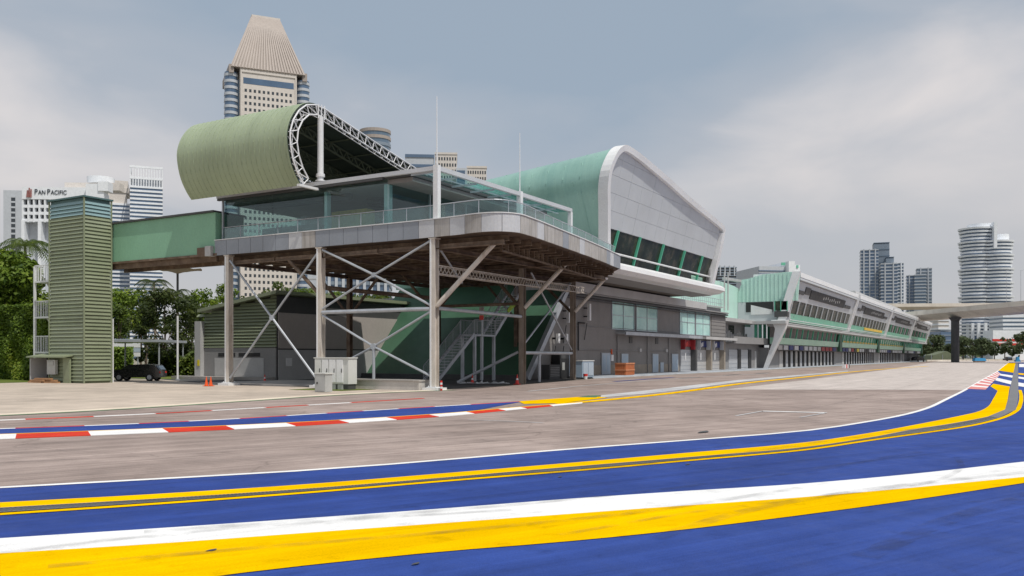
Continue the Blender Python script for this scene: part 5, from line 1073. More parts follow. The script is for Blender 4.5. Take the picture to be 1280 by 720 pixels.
def banded_tower(name, label, px0, px1, ytop, d, floors, body, band, depth=30, yaw=0, fh=3.8, bandh=1.4, ybase=447, crown=None, fins=0, finmat=None, fin2=True):
    F = Frame((px0+px1)/2, d, yaw); k = d/FPX; w = (px1-px0)*k/2; root = thing(name, label, 'building', tuple(F.o)); zt = zat(ytop, d)
    m = MB(); F.box(m, -w, w, 0, depth, 0, zt-1); m.build('body', body, root)
    n = 0
    for i in range(floors):
        z = zt-i*fh
        if z < 3: break
        m = MB(); F.box(m, -w-.25, w+.25, -.35, depth+.2, z-bandh, z); m.build('floor_band', band, root)
    for j in range(fins):
        x = -w+(2*w)*(j+.5)/fins; m = MB(); F.box(m, x-.5, x+.5, -.75, 1, 0, zt+.5); m.build('vertical_fin', finmat or band, root)
    return root, F, w, zt
def towers():
    # left pair of white striped towers
    r, F, w, zt = banded_tower('striped_tower', 'white and blue striped tower with an open white roof screen', 164.5, 201.5, 233, 520, 46, 'glass_blue', 'tower_white', 14, 22, 2.35, 1.15)
    m = MB(); F.box(m, -w+.5, w-.5, 2, 20, zt, zt+5); m.build('plant_room', 'tower_grey', r)
    for i in range(13): m = MB(); x = -w+2*w*i/12; F.box(m, x-.25, x+.25, -.2, .3, zt, zt+11.5); m.build('screen_post', 'tower_white', r)
    for z in (zt+4, zt+10.6): m = MB(); F.box(m, -w-.3, w+.3, -.3, .5, z, z+1.3); F.box(m, -w-.3, -w+.3, 0, 22, z, z+1.2); F.box(m, w-.3, w+.3, 0, 22, z, z+1.2); m.build('screen_rail', 'tower_white', r)
    r, F, w, zt = banded_tower('striped_tower', 'shorter white and blue striped tower with a beige top between hotel and roof screen tower', 136, 161, 254, 530, 40, 'glass_blue', 'tower_white', 14, 22, 2.4, 1.15)
    m = MB(); F.box(m, -w, w-2, 1, 22, zt, zt+6.5); m.build('plant_room', 'stone', r); m = MB(); F.box(m, -w+1, w, .5, 22, zt+6.5, zt+9.5); F.box(m, -w+3, w-1, 2, 18, zt+9.5, zt+14); m.build('roof_block', 'stone', r)
    r, F, w, zt = banded_tower('slab_tower', 'pale plain tower at the far left edge of the skyline', 5, 27, 236, 600, 0, 'tower_grey', 'tower_white', 26, 8)
    m = MB(); F.box(m, -w+5, w-4.4, -.15, 1, 0, zt-5); m.build('window_stack', 'window_dark', r)
    for i in range(34): m = MB(); z = zt-6-i*3.6; F.box(m, -w+5, w-4.4, -.3, .6, z, z+1.2); m.build('floor_band', 'tower_grey', r)
    # behind the canopy
    d = 420; F = Frame(466, d); r = thing('round_banded_tower', 'dark banded drum of a round tower peeping over the canopy', 'building', tuple(F.o)); rr = 19*d/FPX; zt = zat(159, d)
    m = MB(); F.cyl(m, 0, rr, 0, zt-1, rr, 28); m.build('body', 'glass_grey', r, smooth=True)
    for i in range(9): m = MB(); z = zt-i*3.3; F.cyl(m, 0, rr, z-1.5, z, rr+.3, 28); m.build('floor_band', 'stone_rib' if i < 2 else 'tower_slate', r)
    banded_tower('glass_block', 'pale blue glass block between the canopy truss and the white mast', 507, 542, 193, 460, 40, 'tower_grey', 'glass_blue', 30, 5, 5.2, 1.6)
    def punched(name, label, px0, px1, yt, d, cols, rows, yaw=4, body='stone', dx=.55):
        F = Frame((px0+px1)/2, d, yaw); w = (px1-px0)*d/FPX/2; zt = zat(yt, d); r = thing(name, label, 'building', tuple(F.o)); m = MB(); F.box(m, -w, w, 0, 26, 0, zt); m.build('body', body, r)
        m = MB(); F.box(m, -w-.3, w+.3, -.3, 26.2, zt, zt+1); m.build('parapet', body, r)
        m = MB(); cw = 2*w/cols
        for i in range(rows):
            for j in range(cols):
                z = zt-3.2-i*3.3; x = -w+cw*(j+.22)
                if z > 3: F.box(m, x, x+cw*dx, -.06, .4, z, z+1.7)
        m.build('punched_window', 'window_dark', r, kind='stuff'); return r
    r = punched('stone_block', 'beige block with square windows right of the white mast', 544, 571, 193, 470, 8, 40)
    r = punched('stone_block', 'lower beige block with square windows left of the aqua roof', 584, 608, 210, 470, 8, 36)
    F = Frame(577, 468, 4); r = thing('glass_bay', 'narrow blue glass bay between two beige blocks', 'building', tuple(F.o)); m = MB(); F.box(m, -3, 3, 0, 20, 0, zat(210, 468)); m.build('body', 'tower_grey', r); m = MB(); F.box(m, -2.6, 1.8, -.1, 1, 20, zat(213, 468)); m.build('window', 'glass_blue', r)
    # seen under the deck
    banded_tower('office_block', 'blue grey office block seen between columns beneath the deck', 408, 486, 330, 320, 12, 'glass_blue', 'tower_slate', 30, 6, 3.2, 1.2, fins=9, finmat='tower_grey')
    F = Frame(393, 380, 0); r = thing('plain_block', 'plain pale grey block beside the stone tower beneath the deck', 'building', tuple(F.o)); m = MB(); F.box(m, -3, 6, 0, 22, 0, 44); m.build('body', 'tower_grey', r)
    for i in range(9): m = MB(); F.box(m, -3.1, 6.1, -.12, 1, 4+i*4.4, 4.5+i*4.4); m.build('floor_band', 'light_grey', r)
    # behind the pit building
    F = Frame(909, 330, 3); r = thing('plant_block', 'dark louvred block peeping over the link building', 'building', tuple(F.o)); k = 330/FPX; m = MB(); F.box(m, -11.5*k, 11.5*k, 0, 16, 0, zat(334, 330)); m.build('body', 'dark_grey', r)
    for i in range(8): m = MB(); z = zat(335, 330)-i*1.0; F.box(m, -12*k, 12*k, -.3, .6, z, z+.4); m.build('louvre', 'tower_slate', r)
    for i in range(4): m = MB(); x = -9*k+i*6*k; F.box(m, x-.2, x+.2, -.4, .4, zat(345, 330), zat(332, 330)); m.build('post', 'tower_grey', r)
    F = Frame(968, 520, 8); k = 520/FPX; r = thing('podium_block', 'wide pale block with blue window strips and a small green sign over the pit roof', 'building', tuple(F.o))
    m = MB(); F.box(m, -20*k, 16*k, 0, 40, 0, zat(333, 520)); m.build('body', 'tower_grey', r)
    for y in (338, 342): m = MB(); F.box(m, -20.3*k, 14*k, -.3, 1, zat(y+1.4, 520), zat(y, 520)); m.build('window_strip', 'glass_blue', r)
    m = MB(); F.box(m, 15*k, 23*k, -4, 30, 0, zat(327, 520)); m.build('stair_core', 'tower_white', r); m = MB(); F.box(m, 24*k, 36*k, 2, 30, 0, zat(330, 520)); m.build('side_wing', 'tower_white', r)
    m = MB(); F.box(m, 9*k, 14*k, -.4, .2, zat(331.5, 520), zat(328, 520)); F.box(m, 31*k, 33.5*k, 1.6, 2.1, zat(334, 520), zat(330.5, 520)); m.build('sign', 'green_panel', r)
    # right hand cluster
    def flat(name, label, px0, px1, yt, d, body, band, fl, fh, bh, yaw, fins, depth=22): return banded_tower(name, label, px0, px1, yt, d, fl, body, band, depth, yaw, fh, bh, fins=fins, finmat=band)
    flat('apartment_tower', 'left white gridded apartment tower of the blue cluster beyond the pit roof', 1077, 1097, 312, 760, 'glass_blue', 'tower_grey', 44, 2.9, .7, -19, 3)
    flat('apartment_tower', 'tallest plain dark blue tower in the cluster beyond the pit roof', 1093, 1111, 303, 800, 'tower_slate', 'glass_grey', 50, 6.0, .5, -19, 0)
    flat('apartment_tower', 'narrow dark shoulder tower behind the white gridded pair', 1108, 1117, 321, 790, 'tower_slate', 'glass_grey', 30, 6.0, .5, -19, 0)
    flat('apartment_tower', 'front white banded apartment tower of the cluster, just left of the open gap', 1102, 1121, 329, 740, 'glass_blue', 'tower_grey', 40, 2.8, .9, -19, 2)
    flat('apartment_tower', 'narrow white gridded tower at the right edge of the cluster', 1118, 1129, 328, 770, 'glass_grey', 'tower_white', 40, 2.9, .8, -19, 2)
    flat('apartment_tower', 'short blue tower left of a pair above the flyover', 1134, 1146, 344, 860, 'glass_blue', 'tower_grey', 30, 3.1, .6, -22, 2)
    flat('apartment_tower', 'pale banded tower in the middle of the low pair above the flyover', 1144, 1157, 343, 850, 'glass_grey', 'tower_grey', 30, 3.1, .9, -22, 0)
    flat('apartment_tower', 'dark topped tower right of the low pair above the flyover', 1147, 1164, 335, 880, 'tower_slate', 'tower_grey', 30, 3.3, .8, -22, 2)
    # round twin lobed tower
    d = 640; k = d/FPX; F = Frame(1239, d, -15); r = thing('round_tower', 'tall round tower of flared white floor rings and blue glass above the flyover', 'building', tuple(F.o))
    zl, zr = zat(281, d), zat(299, d); r1, r2 = 21*k, 18*k; fh = 2.55
    m = MB(); F.cyl(m, -8*k, 20, 0, zl-1, r1*.86, 28); m.build('left_lobe', 'glass_blue', r, smooth=True); m = MB(); F.cyl(m, 13*k, 15, 0, zr-1, r2*.86, 28); m.build('right_lobe', 'glass_blue', r, smooth=True)
    for x, y, rr, zt, n in ((-8*k, 20, r1, zl, 34), (13*k, 15, r2, zr, 30)):
        for i in range(n):
            z = zt-i*fh
            if z < 18: break
            ph = i % 4; ra = rr*(1.08-.045*ph); m = MB(); F.cyl(m, x, y, z-1.3, z, ra*.985, 32, ra); m.build('floor_ring', 'tower_white', r, smooth=True)
    m = MB(); F.box(m, 5*k, 8.5*k, 4, 12, zr-6, zat(276, d)); m.build('lift_core', 'tower_white', r); m = MB(); F.cyl(m, -4*k, 20, zl, zl+3, r1*.75, 28); F.cyl(m, 18*k, 16, zr, zr+5, r2*.5, 20); m.build('roof_drum', 'tower_white', r, smooth=True)
    for i in range(9): m = MB(); a = -1.25+i*.31; F.box(m, 2*k+25*k*math.sin(a)-.9, 2*k+25*k*math.sin(a)+.9, 20-18*math.cos(a)-3, 20-18*math.cos(a), 0, 26); m.build('column', 'tower_white', r)
    banded_tower('white_block', 'white balcony block with red band to the right of the round tower', 1255, 1300, 394, 560, 14, 'glass_grey', 'tower_white', 20, -6, 2.6, 1.4)
    F = Frame(1268, 520, -6); r = thing('red_roofed_block', 'low white block with a red band below the white balcony block', 'building', tuple(F.o)); m = MB(); F.box(m, -12, 16, 0, 14, 0, 17); m.build('wall', 'tower_white', r)
    for z in (8, 10.5): m = MB(); F.box(m, -12.1, 16.1, -.2, 1, z, z+1.3); m.build('red_band', 'red', r)
    banded_tower('small_block', 'cream windowed block seen left of the flyover pier', 1173, 1186, 399, 620, 10, 'stone', 'tower_white', 14, 0, 3, 1.2); banded_tower('small_block', 'low blue glass block behind trees left of the flyover pier', 1176, 1194, 412, 520, 6, 'glass_blue', 'tower_slate', 14, 0, 3, .6)
towers()

def flyover():
    root = thing('flyover', 'pale concrete road flyover with parapet crossing on dark piers', 'bridge', tuple(gnd(1194, 240)))
    def deck(px0, d0, px1, d1, zt, th, wid, nm, mt='road_conc'):
        a = gnd(px0, d0); b = gnd(px1, d1); t = (b-a).normalized(); n = Vector((-t.y, t.x, 0)); 
        if n.dot(Vector((FW[0], FW[1], 0))) < 0: n = -n
        prof = [(0, 0), (0, -1.25), (.4, -1.35), (2.6, -th), (wid-2.6, -th), (wid-.4, -1.35), (wid, -1.25), (wid, 0), (wid-.35, 0), (wid-.35, -.95), (.35, -.95), (.35, 0)]
        m = MB(); A = [a+n*x+Vector((0, 0, zt+z)) for x, z in prof]; Bp = [b+n*x+Vector((0, 0, zt+z)) for x, z in prof]; k = len(prof)
        m.add(A+Bp, [(i, (i+1) % k, k+(i+1) % k, k+i) for i in range(k)]); m.build(nm, mt, root); return a, b, t, n
    a, b, t, n = deck(1020, 330, 1420, 176, 15.0, 2.6, 11, 'road_deck')
    deck(980, 338, 1480, 326, 21.7, 2.1, 10, 'upper_road_deck')
    for k in range(24):
        p = a.lerp(b, (k+.5)/24); m = MB(); m.beam(p-t*.06-n*.03+Vector((0, 0, 15.02)), p-t*.06-n*.03+Vector((0, 0, 13.8)), .12, .12); m.build('parapet_joint', 'dark_grey', root) if False else None
    def pier(px, d, z, w=1.25): c = gnd(px, d); m = MB(); m.tube(c, c+Vector((0, 0, z)), w, 14); m.hexa([c+Vector((x*w*s, y*w*s, zz)) for zz, s in ((z-.9, 1.0), (z, 1.5)) for x, y in ((-1, -1), (1, -1), (1, 1), (-1, 1))]); m.build('pier', 'dark_grey', root)
    c = Vector((0, 0, 0))
    pier(1194, 243, 12.4, 1.05)
    for px, d in ((1100, 318), (1320, 222)): pier(px, d, 12.4)
    for i, (px, dd, y) in enumerate(((1163, 250, 387.3), (1231, 232, 381.5), (1257, 228, 379))):
        pass
    # lamp posts on the deck
    for i, px in enumerate((1258, 1276)):
        c = gnd(px, 290); l = thing('street_lamp', ['slim lamp post on the flyover nearer the round tower', 'slim lamp post on the flyover at the photo edge'][i], 'street lamp', (c.x, c.y, 18.5), 'lamp posts on the flyover')
        m = MB(); m.tube((c.x, c.y, 18.5), (c.x, c.y, 30), .08, 6, .05); m.build('pole', 'galv', l); m = MB(); m.beam((c.x, c.y, 29.9), (c.x+1.4, c.y-.8, 30.1), .2, .1); m.build('lamp_head', 'galv', l)
flyover()

# ================================================================ VEGETATION
rng = np.random.default_rng(11)
def leaf_mesh(name, centers, size, mt, parent, aspect=0.55, up_bias=0.35, outward=None, kind=None):
    """many small folded leaf blades (two quads each) at the given points"""
    n = len(centers); c = np.asarray(centers, float)
    nrm = rng.normal(size=(n, 3)); nrm[:, 2] = np.abs(nrm[:, 2])+up_bias
    if outward is not None: nrm += outward*1.1
    nrm /= np.linalg.norm(nrm, axis=1)[:, None]
    t = rng.normal(size=(n, 3)); t -= nrm*(t*nrm).sum(1)[:, None]; t /= np.linalg.norm(t, axis=1)[:, None]; b = np.cross(nrm, t)
    s = size*rng.uniform(.6, 1.35, n)[:, None]
    o = WL[parent]; c = c-np.array(o)
    v = np.stack([c-t*s, c+b*s*aspect-nrm*s*.18, c+t*s, c-b*s*aspect-nrm*s*.18], 1).reshape(-1, 3)
    me = bpy.data.meshes.new(name); me.vertices.add(4*n); me.vertices.foreach_set('co', v.ravel()); me.loops.add(4*n); me.loops.foreach_set('vertex_index', np.arange(4*n, dtype=np.int32))
    me.polygons.add(n); me.polygons.foreach_set('loop_start', np.arange(0, 4*n, 4, dtype=np.int32)); me.materials.append(M[mt]); me.update(calc_edges=True); me.validate()
    ob = bpy.data.objects.new(name, me); COL.objects.link(ob); ob.parent = parent; WL[ob] = Vector(o)
    if kind: ob['kind'] = kind
    return ob
def clump_points(clumps, per):
    P = []; O = []
    for (x, y, z, r) in clumps:
        n = int(per*r*r)+8; d = rng.normal(size=(n, 3)); d /= np.linalg.norm(d, axis=1)[:, None]; rad = r*rng.uniform(.35, 1.08, n)**.55; p = d*rad[:, None]; p[:, 2] *= .78
        P.append(p+np.array([x, y, z])); O.append(d)
    return np.concatenate(P), np.concatenate(O)
def tree(label, x, y, h, crown_r, crown_h, mt='leaf', dens=150, leaf=.2, group=None, n_cl=22, trunk_r=.16, name='tree', base=0.0):
    root = thing(name, label, 'tree', (x, y, base), group); zc = base+h-crown_h/2; zb = base+h-crown_h
    cl = []
    for i in range(n_cl):
        a = rng.uniform(0, 2*math.pi); t = rng.uniform(-1, 1); q = math.sqrt(max(0, 1-t*t))*rng.uniform(.35, .88); r = crown_r*rng.uniform(.24, .42)
        cl.append((x+math.cos(a)*q*crown_r, y+math.sin(a)*q*crown_r, zc+t*(crown_h/2-r*.6), r))
    P, O = clump_points(cl, dens); leaf_mesh('crown', P, leaf, mt, root, outward=O)
    m = MB(); m.tube((x, y, base-.05), (x+crown_r*.05, y, zb+crown_h*.25), trunk_r, 9, trunk_r*.6, cap=False); m.tube((x+crown_r*.05, y, zb+crown_h*.25), (x, y, zc+crown_h*.3), trunk_r*.6, 7, trunk_r*.15, cap=False)
    for i in range(min(9, n_cl)):
        c = cl[i]; z0 = zb+crown_h*rng.uniform(0, .3); m.tube((x+crown_r*.04, y, z0), (c[0], c[1], c[2]), trunk_r*.38, 5, trunk_r*.1, cap=False)
    m.build('trunk', 'bark', root)
    return root
def palm(label, x, y, h, fl=2.6, n=16, mt='leaf', group=None, trunk_r=.16):
    root = thing('palm_tree', label, 'palm', (x, y, 0), group); m = MB()
    for k in range(6): z0 = h*k/6; m.tube((x+.12*math.sin(k*.6), y, z0), (x+.12*math.sin((k+1)*.6), y, h*(k+1)/6), trunk_r*(1.15-.07*k), 9, trunk_r*(1.05-.07*k), cap=False)
    m.build('trunk', 'palm_trunk', root); top = Vector((x+.12*math.sin(3.6), y, h))
    for i in range(n):
        a = 2*math.pi*i/n+rng.uniform(-.2, .2); el = rng.uniform(.1, 1.15); d = Vector((math.cos(a), math.sin(a), 0)); pts = []
        for k in range(11): t = k/10; pts.append(top+d*fl*t*math.cos(el*.55)+Vector((0, 0, fl*(math.sin(el)*t-(.62+.25*math.sin(el))*t*t*1.15))))
        m = MB(); s = Vector((-d.y, d.x, 0))
        for k in range(10):
            m.beam(pts[k], pts[k+1], .035)
            for q in (0, .5):
                p = pts[k].lerp(pts[k+1], q); L = fl*.26*math.sin(math.pi*min(1, (k+q+.8)/11.5))+.08
                for sg in (-1, 1): w = (pts[k+1]-pts[k]).normalized(); e = p+s*sg*L*.82+w*L*.5-Vector((0, 0, L*.42)); m.add([p-w*.045, p+w*.045, e], [(0, 1, 2)])
        m.build('frond', mt, root, fix=False)
def vegetation():
    # clipped wall of creeper at the far left and the trees above it
    root = thing('hedge', 'tall clipped hedge wall at the left edge beside the white stair', 'hedge', (38, 66, 0))
    x0, x1, y0, y1, h = 36.9, 39.4, 59.6, 71.0, 5.5
    m = MB(); m.box((x0+.35, y0+.35, 0), (x1, y1, h-.35)); m.build('inner_mass', 'leaf_dark', root)
    n = 30000; f = rng.uniform(0, 1, n); P = np.zeros((n, 3)); O = np.zeros((n, 3))
    for i in range(n):
        if f[i] < .68: P[i] = (x0+abs(rng.normal(0, .16)), rng.uniform(y0, y1), rng.uniform(0, h)); O[i] = (-1, 0, 0)
        elif f[i] < .86: P[i] = (rng.uniform(x0, x1), y0+abs(rng.normal(0, .16)), rng.uniform(0, h)); O[i] = (0, -1, 0)
        else: P[i] = (rng.uniform(x0, x1), rng.uniform(y0, y1), h-abs(rng.normal(0, .22))); O[i] = (0, 0, 1)
    ph = np.sin(P[:, 1]*1.9)*np.cos(P[:, 2]*1.7)*.22; P[:, 0] -= ph*(f < .68)
    leaf_mesh('foliage', P, .13, 'leaf_bright', root, outward=O)
    g = lambda px, d: gnd(px, d)
    a = g(2, 73); tree('broad bright tree above the hedge at the left edge', a.x, a.y, 10.6, 3.5, 6.6, 'leaf_bright', 190, .2, 'trees above the hedge', 34, .3)
    a = g(36, 84); tree('dark tree filling the gap behind the white escape stair', a.x, a.y, 9.5, 2.6, 8.0, 'leaf_dark', 170, .2, 'trees above the hedge', 26, .25)
    a = g(-35, 82); tree('tree above the hedge mostly outside the left edge', a.x, a.y, 11.0, 3.8, 6.6, 'leaf', 140, .22, 'trees above the hedge', 26, .3)
    a = g(32, 76); palm('palm with drooping fronds behind the hedge and white stair', a.x, a.y, 11.3, 3.3, 22, 'leaf')
    # trees between tower and shed
    T = [(152, 118, 11.2, 2.9, 6.6, 'leaf_bright', 'rounded bright tree right beside the louvred tower'), (176, 126, 11.6, 2.8, 6.4, 'leaf', 'rounded tree under the striped towers'), (148, 98, 7.6, 2.0, 5.6, 'leaf', 'shadowed small tree at the carport end beside the tower'),
         (205, 92, 9.3, 2.9, 8.2, 'leaf_dark', 'dense dark tree left of the slim white pole'), (232, 96, 8.6, 2.7, 7.6, 'leaf_dark', 'dense dark tree behind the slim white pole'), (182, 96, 7.4, 2.0, 6.4, 'leaf_dark', 'dense dark bush like tree over the carport'),
         (252, 132, 12.0, 2.6, 5.4, 'leaf_bright', 'small rounded bright tree right of the tan membrane umbrella'), (240, 140, 11.8, 2.2, 5.0, 'leaf', 'small rounded tree under the tan membrane umbrella'), (262, 118, 8.8, 1.8, 5.0, 'leaf_bright', 'low yellowish tree beside the shed pillar'),
         (281, 150, 14.2, 2.6, 6.4, 'leaf_bright', 'tree directly behind the leftmost column'), (299, 150, 12.2, 2.2, 5.6, 'leaf', 'tree just right of the leftmost column'),
         (346, 165, 15.6, 3.2, 6.4, 'leaf', 'left tree above the shed roof in front of the stone tower'), (368, 168, 15.2, 3.2, 6.4, 'leaf', 'middle tree above the shed roof in front of the stone tower'), (384, 165, 14.6, 2.6, 6.0, 'leaf_bright', 'right tree above the shed roof in front of the stone tower'), (322, 160, 12.2, 2.0, 4.6, 'leaf', 'low tree crown peeping over the shed roof edge'),
         (424, 160, 14.0, 3.4, 6.2, 'leaf_bright', 'tree right of the second column under the deck'), (452, 165, 13.6, 3.2, 6.0, 'leaf', 'tree in the middle of the gap under the deck'), (478, 160, 13.4, 3.0, 6.0, 'leaf', 'tree meeting the green raking wall under the deck')]
    for px, d, h, r, ch, mt, lb in T:
        a = g(px, d); tree(lb, a.x, a.y, h, r, ch, mt, 120 if d > 110 else 170, .22 if d > 110 else .19, 'trees between the tower and the shed', 20, .16)
    for px, d, h, lb in ((193, 108, 11.4, 'taller palm rising above the dark trees'), (221, 112, 10.4, 'lower palm beside the membrane umbrella pole')): a = g(px, d); palm(lb, a.x, a.y, h-.6, 2.5, 14, 'leaf_dark', 'palms above the dark trees', .15)
    # low hedge behind the slim pole
    a = g(222, 78); root = thing('low_hedge', 'low dark hedge behind the slim white pole', 'hedge', tuple(a)); P = []; O = []
    for i in range(9000):
        t = rng.uniform(0, 1); p = g(186+t*66, 76+rng.normal(0, .5)); z = rng.uniform(0, 1)**.7*(1.9+.25*math.sin(t*17)); P.append((p.x, p.y, z)); O.append((-.5, -.5, .4))
    leaf_mesh('foliage', np.array(P), .13, 'leaf', root, outward=np.array(O))
    a = g(152, 84); root = thing('low_hedge', 'low bright hedge at the back of the carport', 'hedge', tuple(a)); P = []; O = []
    for i in range(4000): t = rng.uniform(0, 1); p = g(140+t*26, 84+rng.normal(0, .5)); P.append((p.x, p.y, rng.uniform(0, 1)**.7*2.6)); O.append((-.5, -.5, .4))
    leaf_mesh('foliage', np.array(P), .14, 'leaf_bright', root, outward=np.array(O))
    # far tree line beyond the flyover
    far = [(1166, 330, 10.6, 4.6), (1178, 350, 8.6, 3.6), (1204, 380, 11.0, 4.6), (1216, 420, 10.4, 4.4), (1228, 385, 10.0, 4.2), (1243, 440, 9.0, 4.0), (1256, 400, 10.4, 3.8), (1283, 360, 14.5, 6.0), (1305, 340, 13, 6), (1190, 440, 8.5, 4.0), (1268, 460, 7.5, 3.8), (1150, 430, 10, 4.5)]
    names = ['large dark tree beside the far end of the pit building', 'smaller tree between pit building end and flyover pier', 'tree just right of the flyover pier', 'pale tree in the middle below the round tower', 'bushy tree below the round tower columns', 'low tree left of the red banded block', 'slim tree in front of the red banded block', 'big dark tree at the right photo edge', 'tree past the right photo edge', 'tree hidden half behind the flyover pier', 'low tree below the white balcony block', 'tree behind the far pit building end']
    for (px, d, h, r), lb in zip(far, names):
        a = g(px, d); tree(lb, a.x, a.y, h, r, h*.78, 'leaf_far', 26, .55, 'far trees beyond the flyover', 18, .3)
    # wooded horizon
    root = thing('far_wood', 'low continuous wood closing the horizon', None, (300, 300, 0), kind='stuff'); P = []
    for i in range(16000): px = rng.uniform(-500, 1800); d = rng.uniform(520, 800); p = g(px, d); P.append((p.x, p.y, rng.uniform(0, 1)**.6*(11+3*math.sin(px*.05)+3*math.sin(px*.17))))
    o = leaf_mesh('far_foliage', np.array(P), 2.2, 'leaf_far', root, kind='stuff')
vegetation()

# ================================================================ SMALL THINGS
def small_things():
    def cone(label, p, h=.55, mt='orange', group='traffic cones by the columns'):
        t = thing('traffic_cone', label, 'traffic cone', (p.x, p.y, .015), group); x, y, z = p.x, p.y, .015
        m = MB(); m.box((x-h*.27, y-h*.27, z), (x+h*.27, y+h*.27, z+h*.07)); m.build('base', mt, t)
        m = MB(); m.tube((x, y, z+h*.07), (x, y, z+h*.45), h*.2, 12, h*.125, cap=False); m.tube((x, y, z+h*.62), (x, y, z+h), h*.09, 12, h*.035); m.build('body', mt, t, smooth=True)
        m = MB(); m.tube((x, y, z+h*.45), (x, y, z+h*.62), h*.125, 12, h*.09, cap=False); m.build('reflective_band', 'orange' if mt == 'orange' else 'white_clean', t, smooth=True)
    cone('left orange cone of the pair beside the leftmost column', G(258, 483)); cone('right orange cone of the pair beside the leftmost column', G(263.5, 483))
    cone('red cone under the stair landing', G(590.5, 480), .56, 'red'); cone('red cone at the foot of the third column from the left corner', G(646.5, 481), .62, 'red')
    a = gnd(331, 59); cone('small red cone in front of the shed door', a+Vector((0, 0, 0)), .5, 'red')
    p = G(551.5, 488.5); t = thing('marker_post', 'red and white striped marker post leaning at the corner column', 'marker post', (p.x, p.y, .01))
    for k in range(5): m = MB(); m.tube((p.x, p.y, .01+k*.1), (p.x, p.y, .01+(k+1)*.1), .06, 10); m.build('stripe', 'red' if k % 2 == 0 else 'white_clean', t)
    # concrete plinth between the second and the corner column
    t = thing('concrete_plinth', 'low pale concrete plinth between the white cabinets and the corner column', 'plinth', (36.3, 29.5, 0)); m = MB(); m.box((35.95, 26.75, 0), (36.9, 32.6, .46)); m.build('block', 'concrete', t); m = MB(); m.box((35.9, 26.7, .463), (36.95, 32.65, .53)); m.build('coping', 'slab', t)
    # cabinets
    a = G(401, 490); b = G(448, 489)
    t = thing('electrical_cabinet', 'wide grey white electrical cabinet of four doors beside the plinth', 'cabinet', (35.1, 32.6, 0), 'roadside electrical cabinets'); x0, x1 = 34.6, 35.3; y0, y1 = 30.25, 32.55
    m = MB(); m.box((x0+.03, y0, .30), (x1, y1, 1.62)); m.build('case', 'cab', t); m = MB(); m.box((x0-.03, y0-.04, 1.623), (x1+.03, y1+.04, 1.68)); m.build('top', 'cab', t); m = MB(); m.box((x0+.08, y0+.05, 0), (x1-.04, y1-.05, .297)); m.build('base', 'dark_grey', t)
    for k in range(4):
        ya = y0+.06+k*.50+.28; m = MB(); m.box((x0-.02, ya, .38), (x0+.027, ya+.42, 1.56)); d = m.build('door', 'white_clean' if k < 3 else 'cab', t); m = MB(); m.box((x0-.045, ya+.05, .9), (x0-.022, ya+.09, 1.1)); m.build('handle', 'dark_grey', d)
        m = MB(); m.box((x0+.04, ya+.03, .02), (x0+.079, ya+.39, .28)); m.build('base_panel', 'cab_dark', t)
    t = thing('electrical_cabinet', 'small grey cabinet standing in front of the wide white one', 'cabinet', (33.6, 31.5, 0), 'roadside electrical cabinets'); p = G(400, 490.5); x, y = p.x, p.y
    m = MB(); m.box((x, y-.33, 0.02), (x+.5, y+.33, .88)); m.build('case', 'cab_dark', t); m = MB(); m.box((x-.04, y-.37, .883), (x+.54, y+.37, .94)); m.build('top', 'cab', t); m = MB(); m.box((x-.02, y-.28, .08), (x-.003, y+.28, .84)); m.build('door', 'cab_dark', t); m = MB(); m.box((x-.04, y+.12, .4), (x-.022, y+.2, .5)); m.build('handle', 'dark_grey', t)
    m = MB(); m.poly([(33.4, 29.6, .016), (33.3, 33.2, .016), (35.9, 33.4, .016), (35.9, 29.4, .016)]); m.build('grass_patch', 'grass', kind='stuff', fix=False)
    # slatted orange crate on the pit pavement
    c = G(785, 470.5); t = thing('slatted_crate', 'orange brown slatted crate standing by the pit wall', 'crate', (c.x, c.y, .12)); w, l, h = 1.0, 1.9, 1.05; x, y = c.x, c.y+.3
    m = MB(); m.box((x-l/2+.04, y-w/2+.04, .14), (x+l/2-.04, y+w/2-.04, h+.1)); m.build('inside', 'crate', t)
    for k in range(9): m = MB(); xx = x-l/2+k*l/9; m.box((xx+.02, y-w/2-.005, .13), (xx+l/9-.03, y-w/2+.036, h+.12)); m.build('slat', 'crate', t)
    for k in range(5): m = MB(); yy = y-w/2+.01+k*w/5; m.box((x-l/2-.005, yy+.02, .13), (x-l/2+.036, yy+w/5-.03, h+.12)); m.build('slat', 'crate', t)
    for z in (.5, h): m = MB(); m.box((x-l/2-.04, y-w/2-.04, z), (x+l/2+.02, y-w/2-.008, z+.12)); m.box((x-l/2-.04, y-w/2-.008, z), (x-l/2-.008, y+w/2, z+.12)); m.build('rail', 'crate_light', t)
    # boxes at the foot of the last column
    t = thing('utility_box', 'pale blue utility box beside the last column', 'cabinet', (62, 29.9, .12), 'boxes at the last column'); m = MB(); m.box((60.2, 29.4, .12), (62.2, 30.3, 1.35)); m.build('case', 'blue_cab', t); m = MB(); m.box((60.15, 29.35, 1.353), (62.25, 30.35, 1.42)); m.build('top', 'cab', t); m = MB(); m.box((60.3, 29.36, .25), (61.1, 29.397, 1.25)); m.box((61.2, 29.36, .25), (62.1, 29.397, 1.25)); m.build('door', 'door_blue', t)
    t = thing('utility_box', 'dark grey vented box between the black machine and the last column', 'cabinet', (58, 30.6, 0), 'boxes at the last column'); m = MB(); m.box((57.0, 30.5, 0.01), (58.6, 31.2, 1.1)); m.build('case', 'dark_grey', t); m = MB(); [m.box((57.1, 30.46, .25+.12*k), (58.5, 30.497, .30+.12*k)) for k in range(6)]; m.build('vent_slats', 'grey_wall', t)
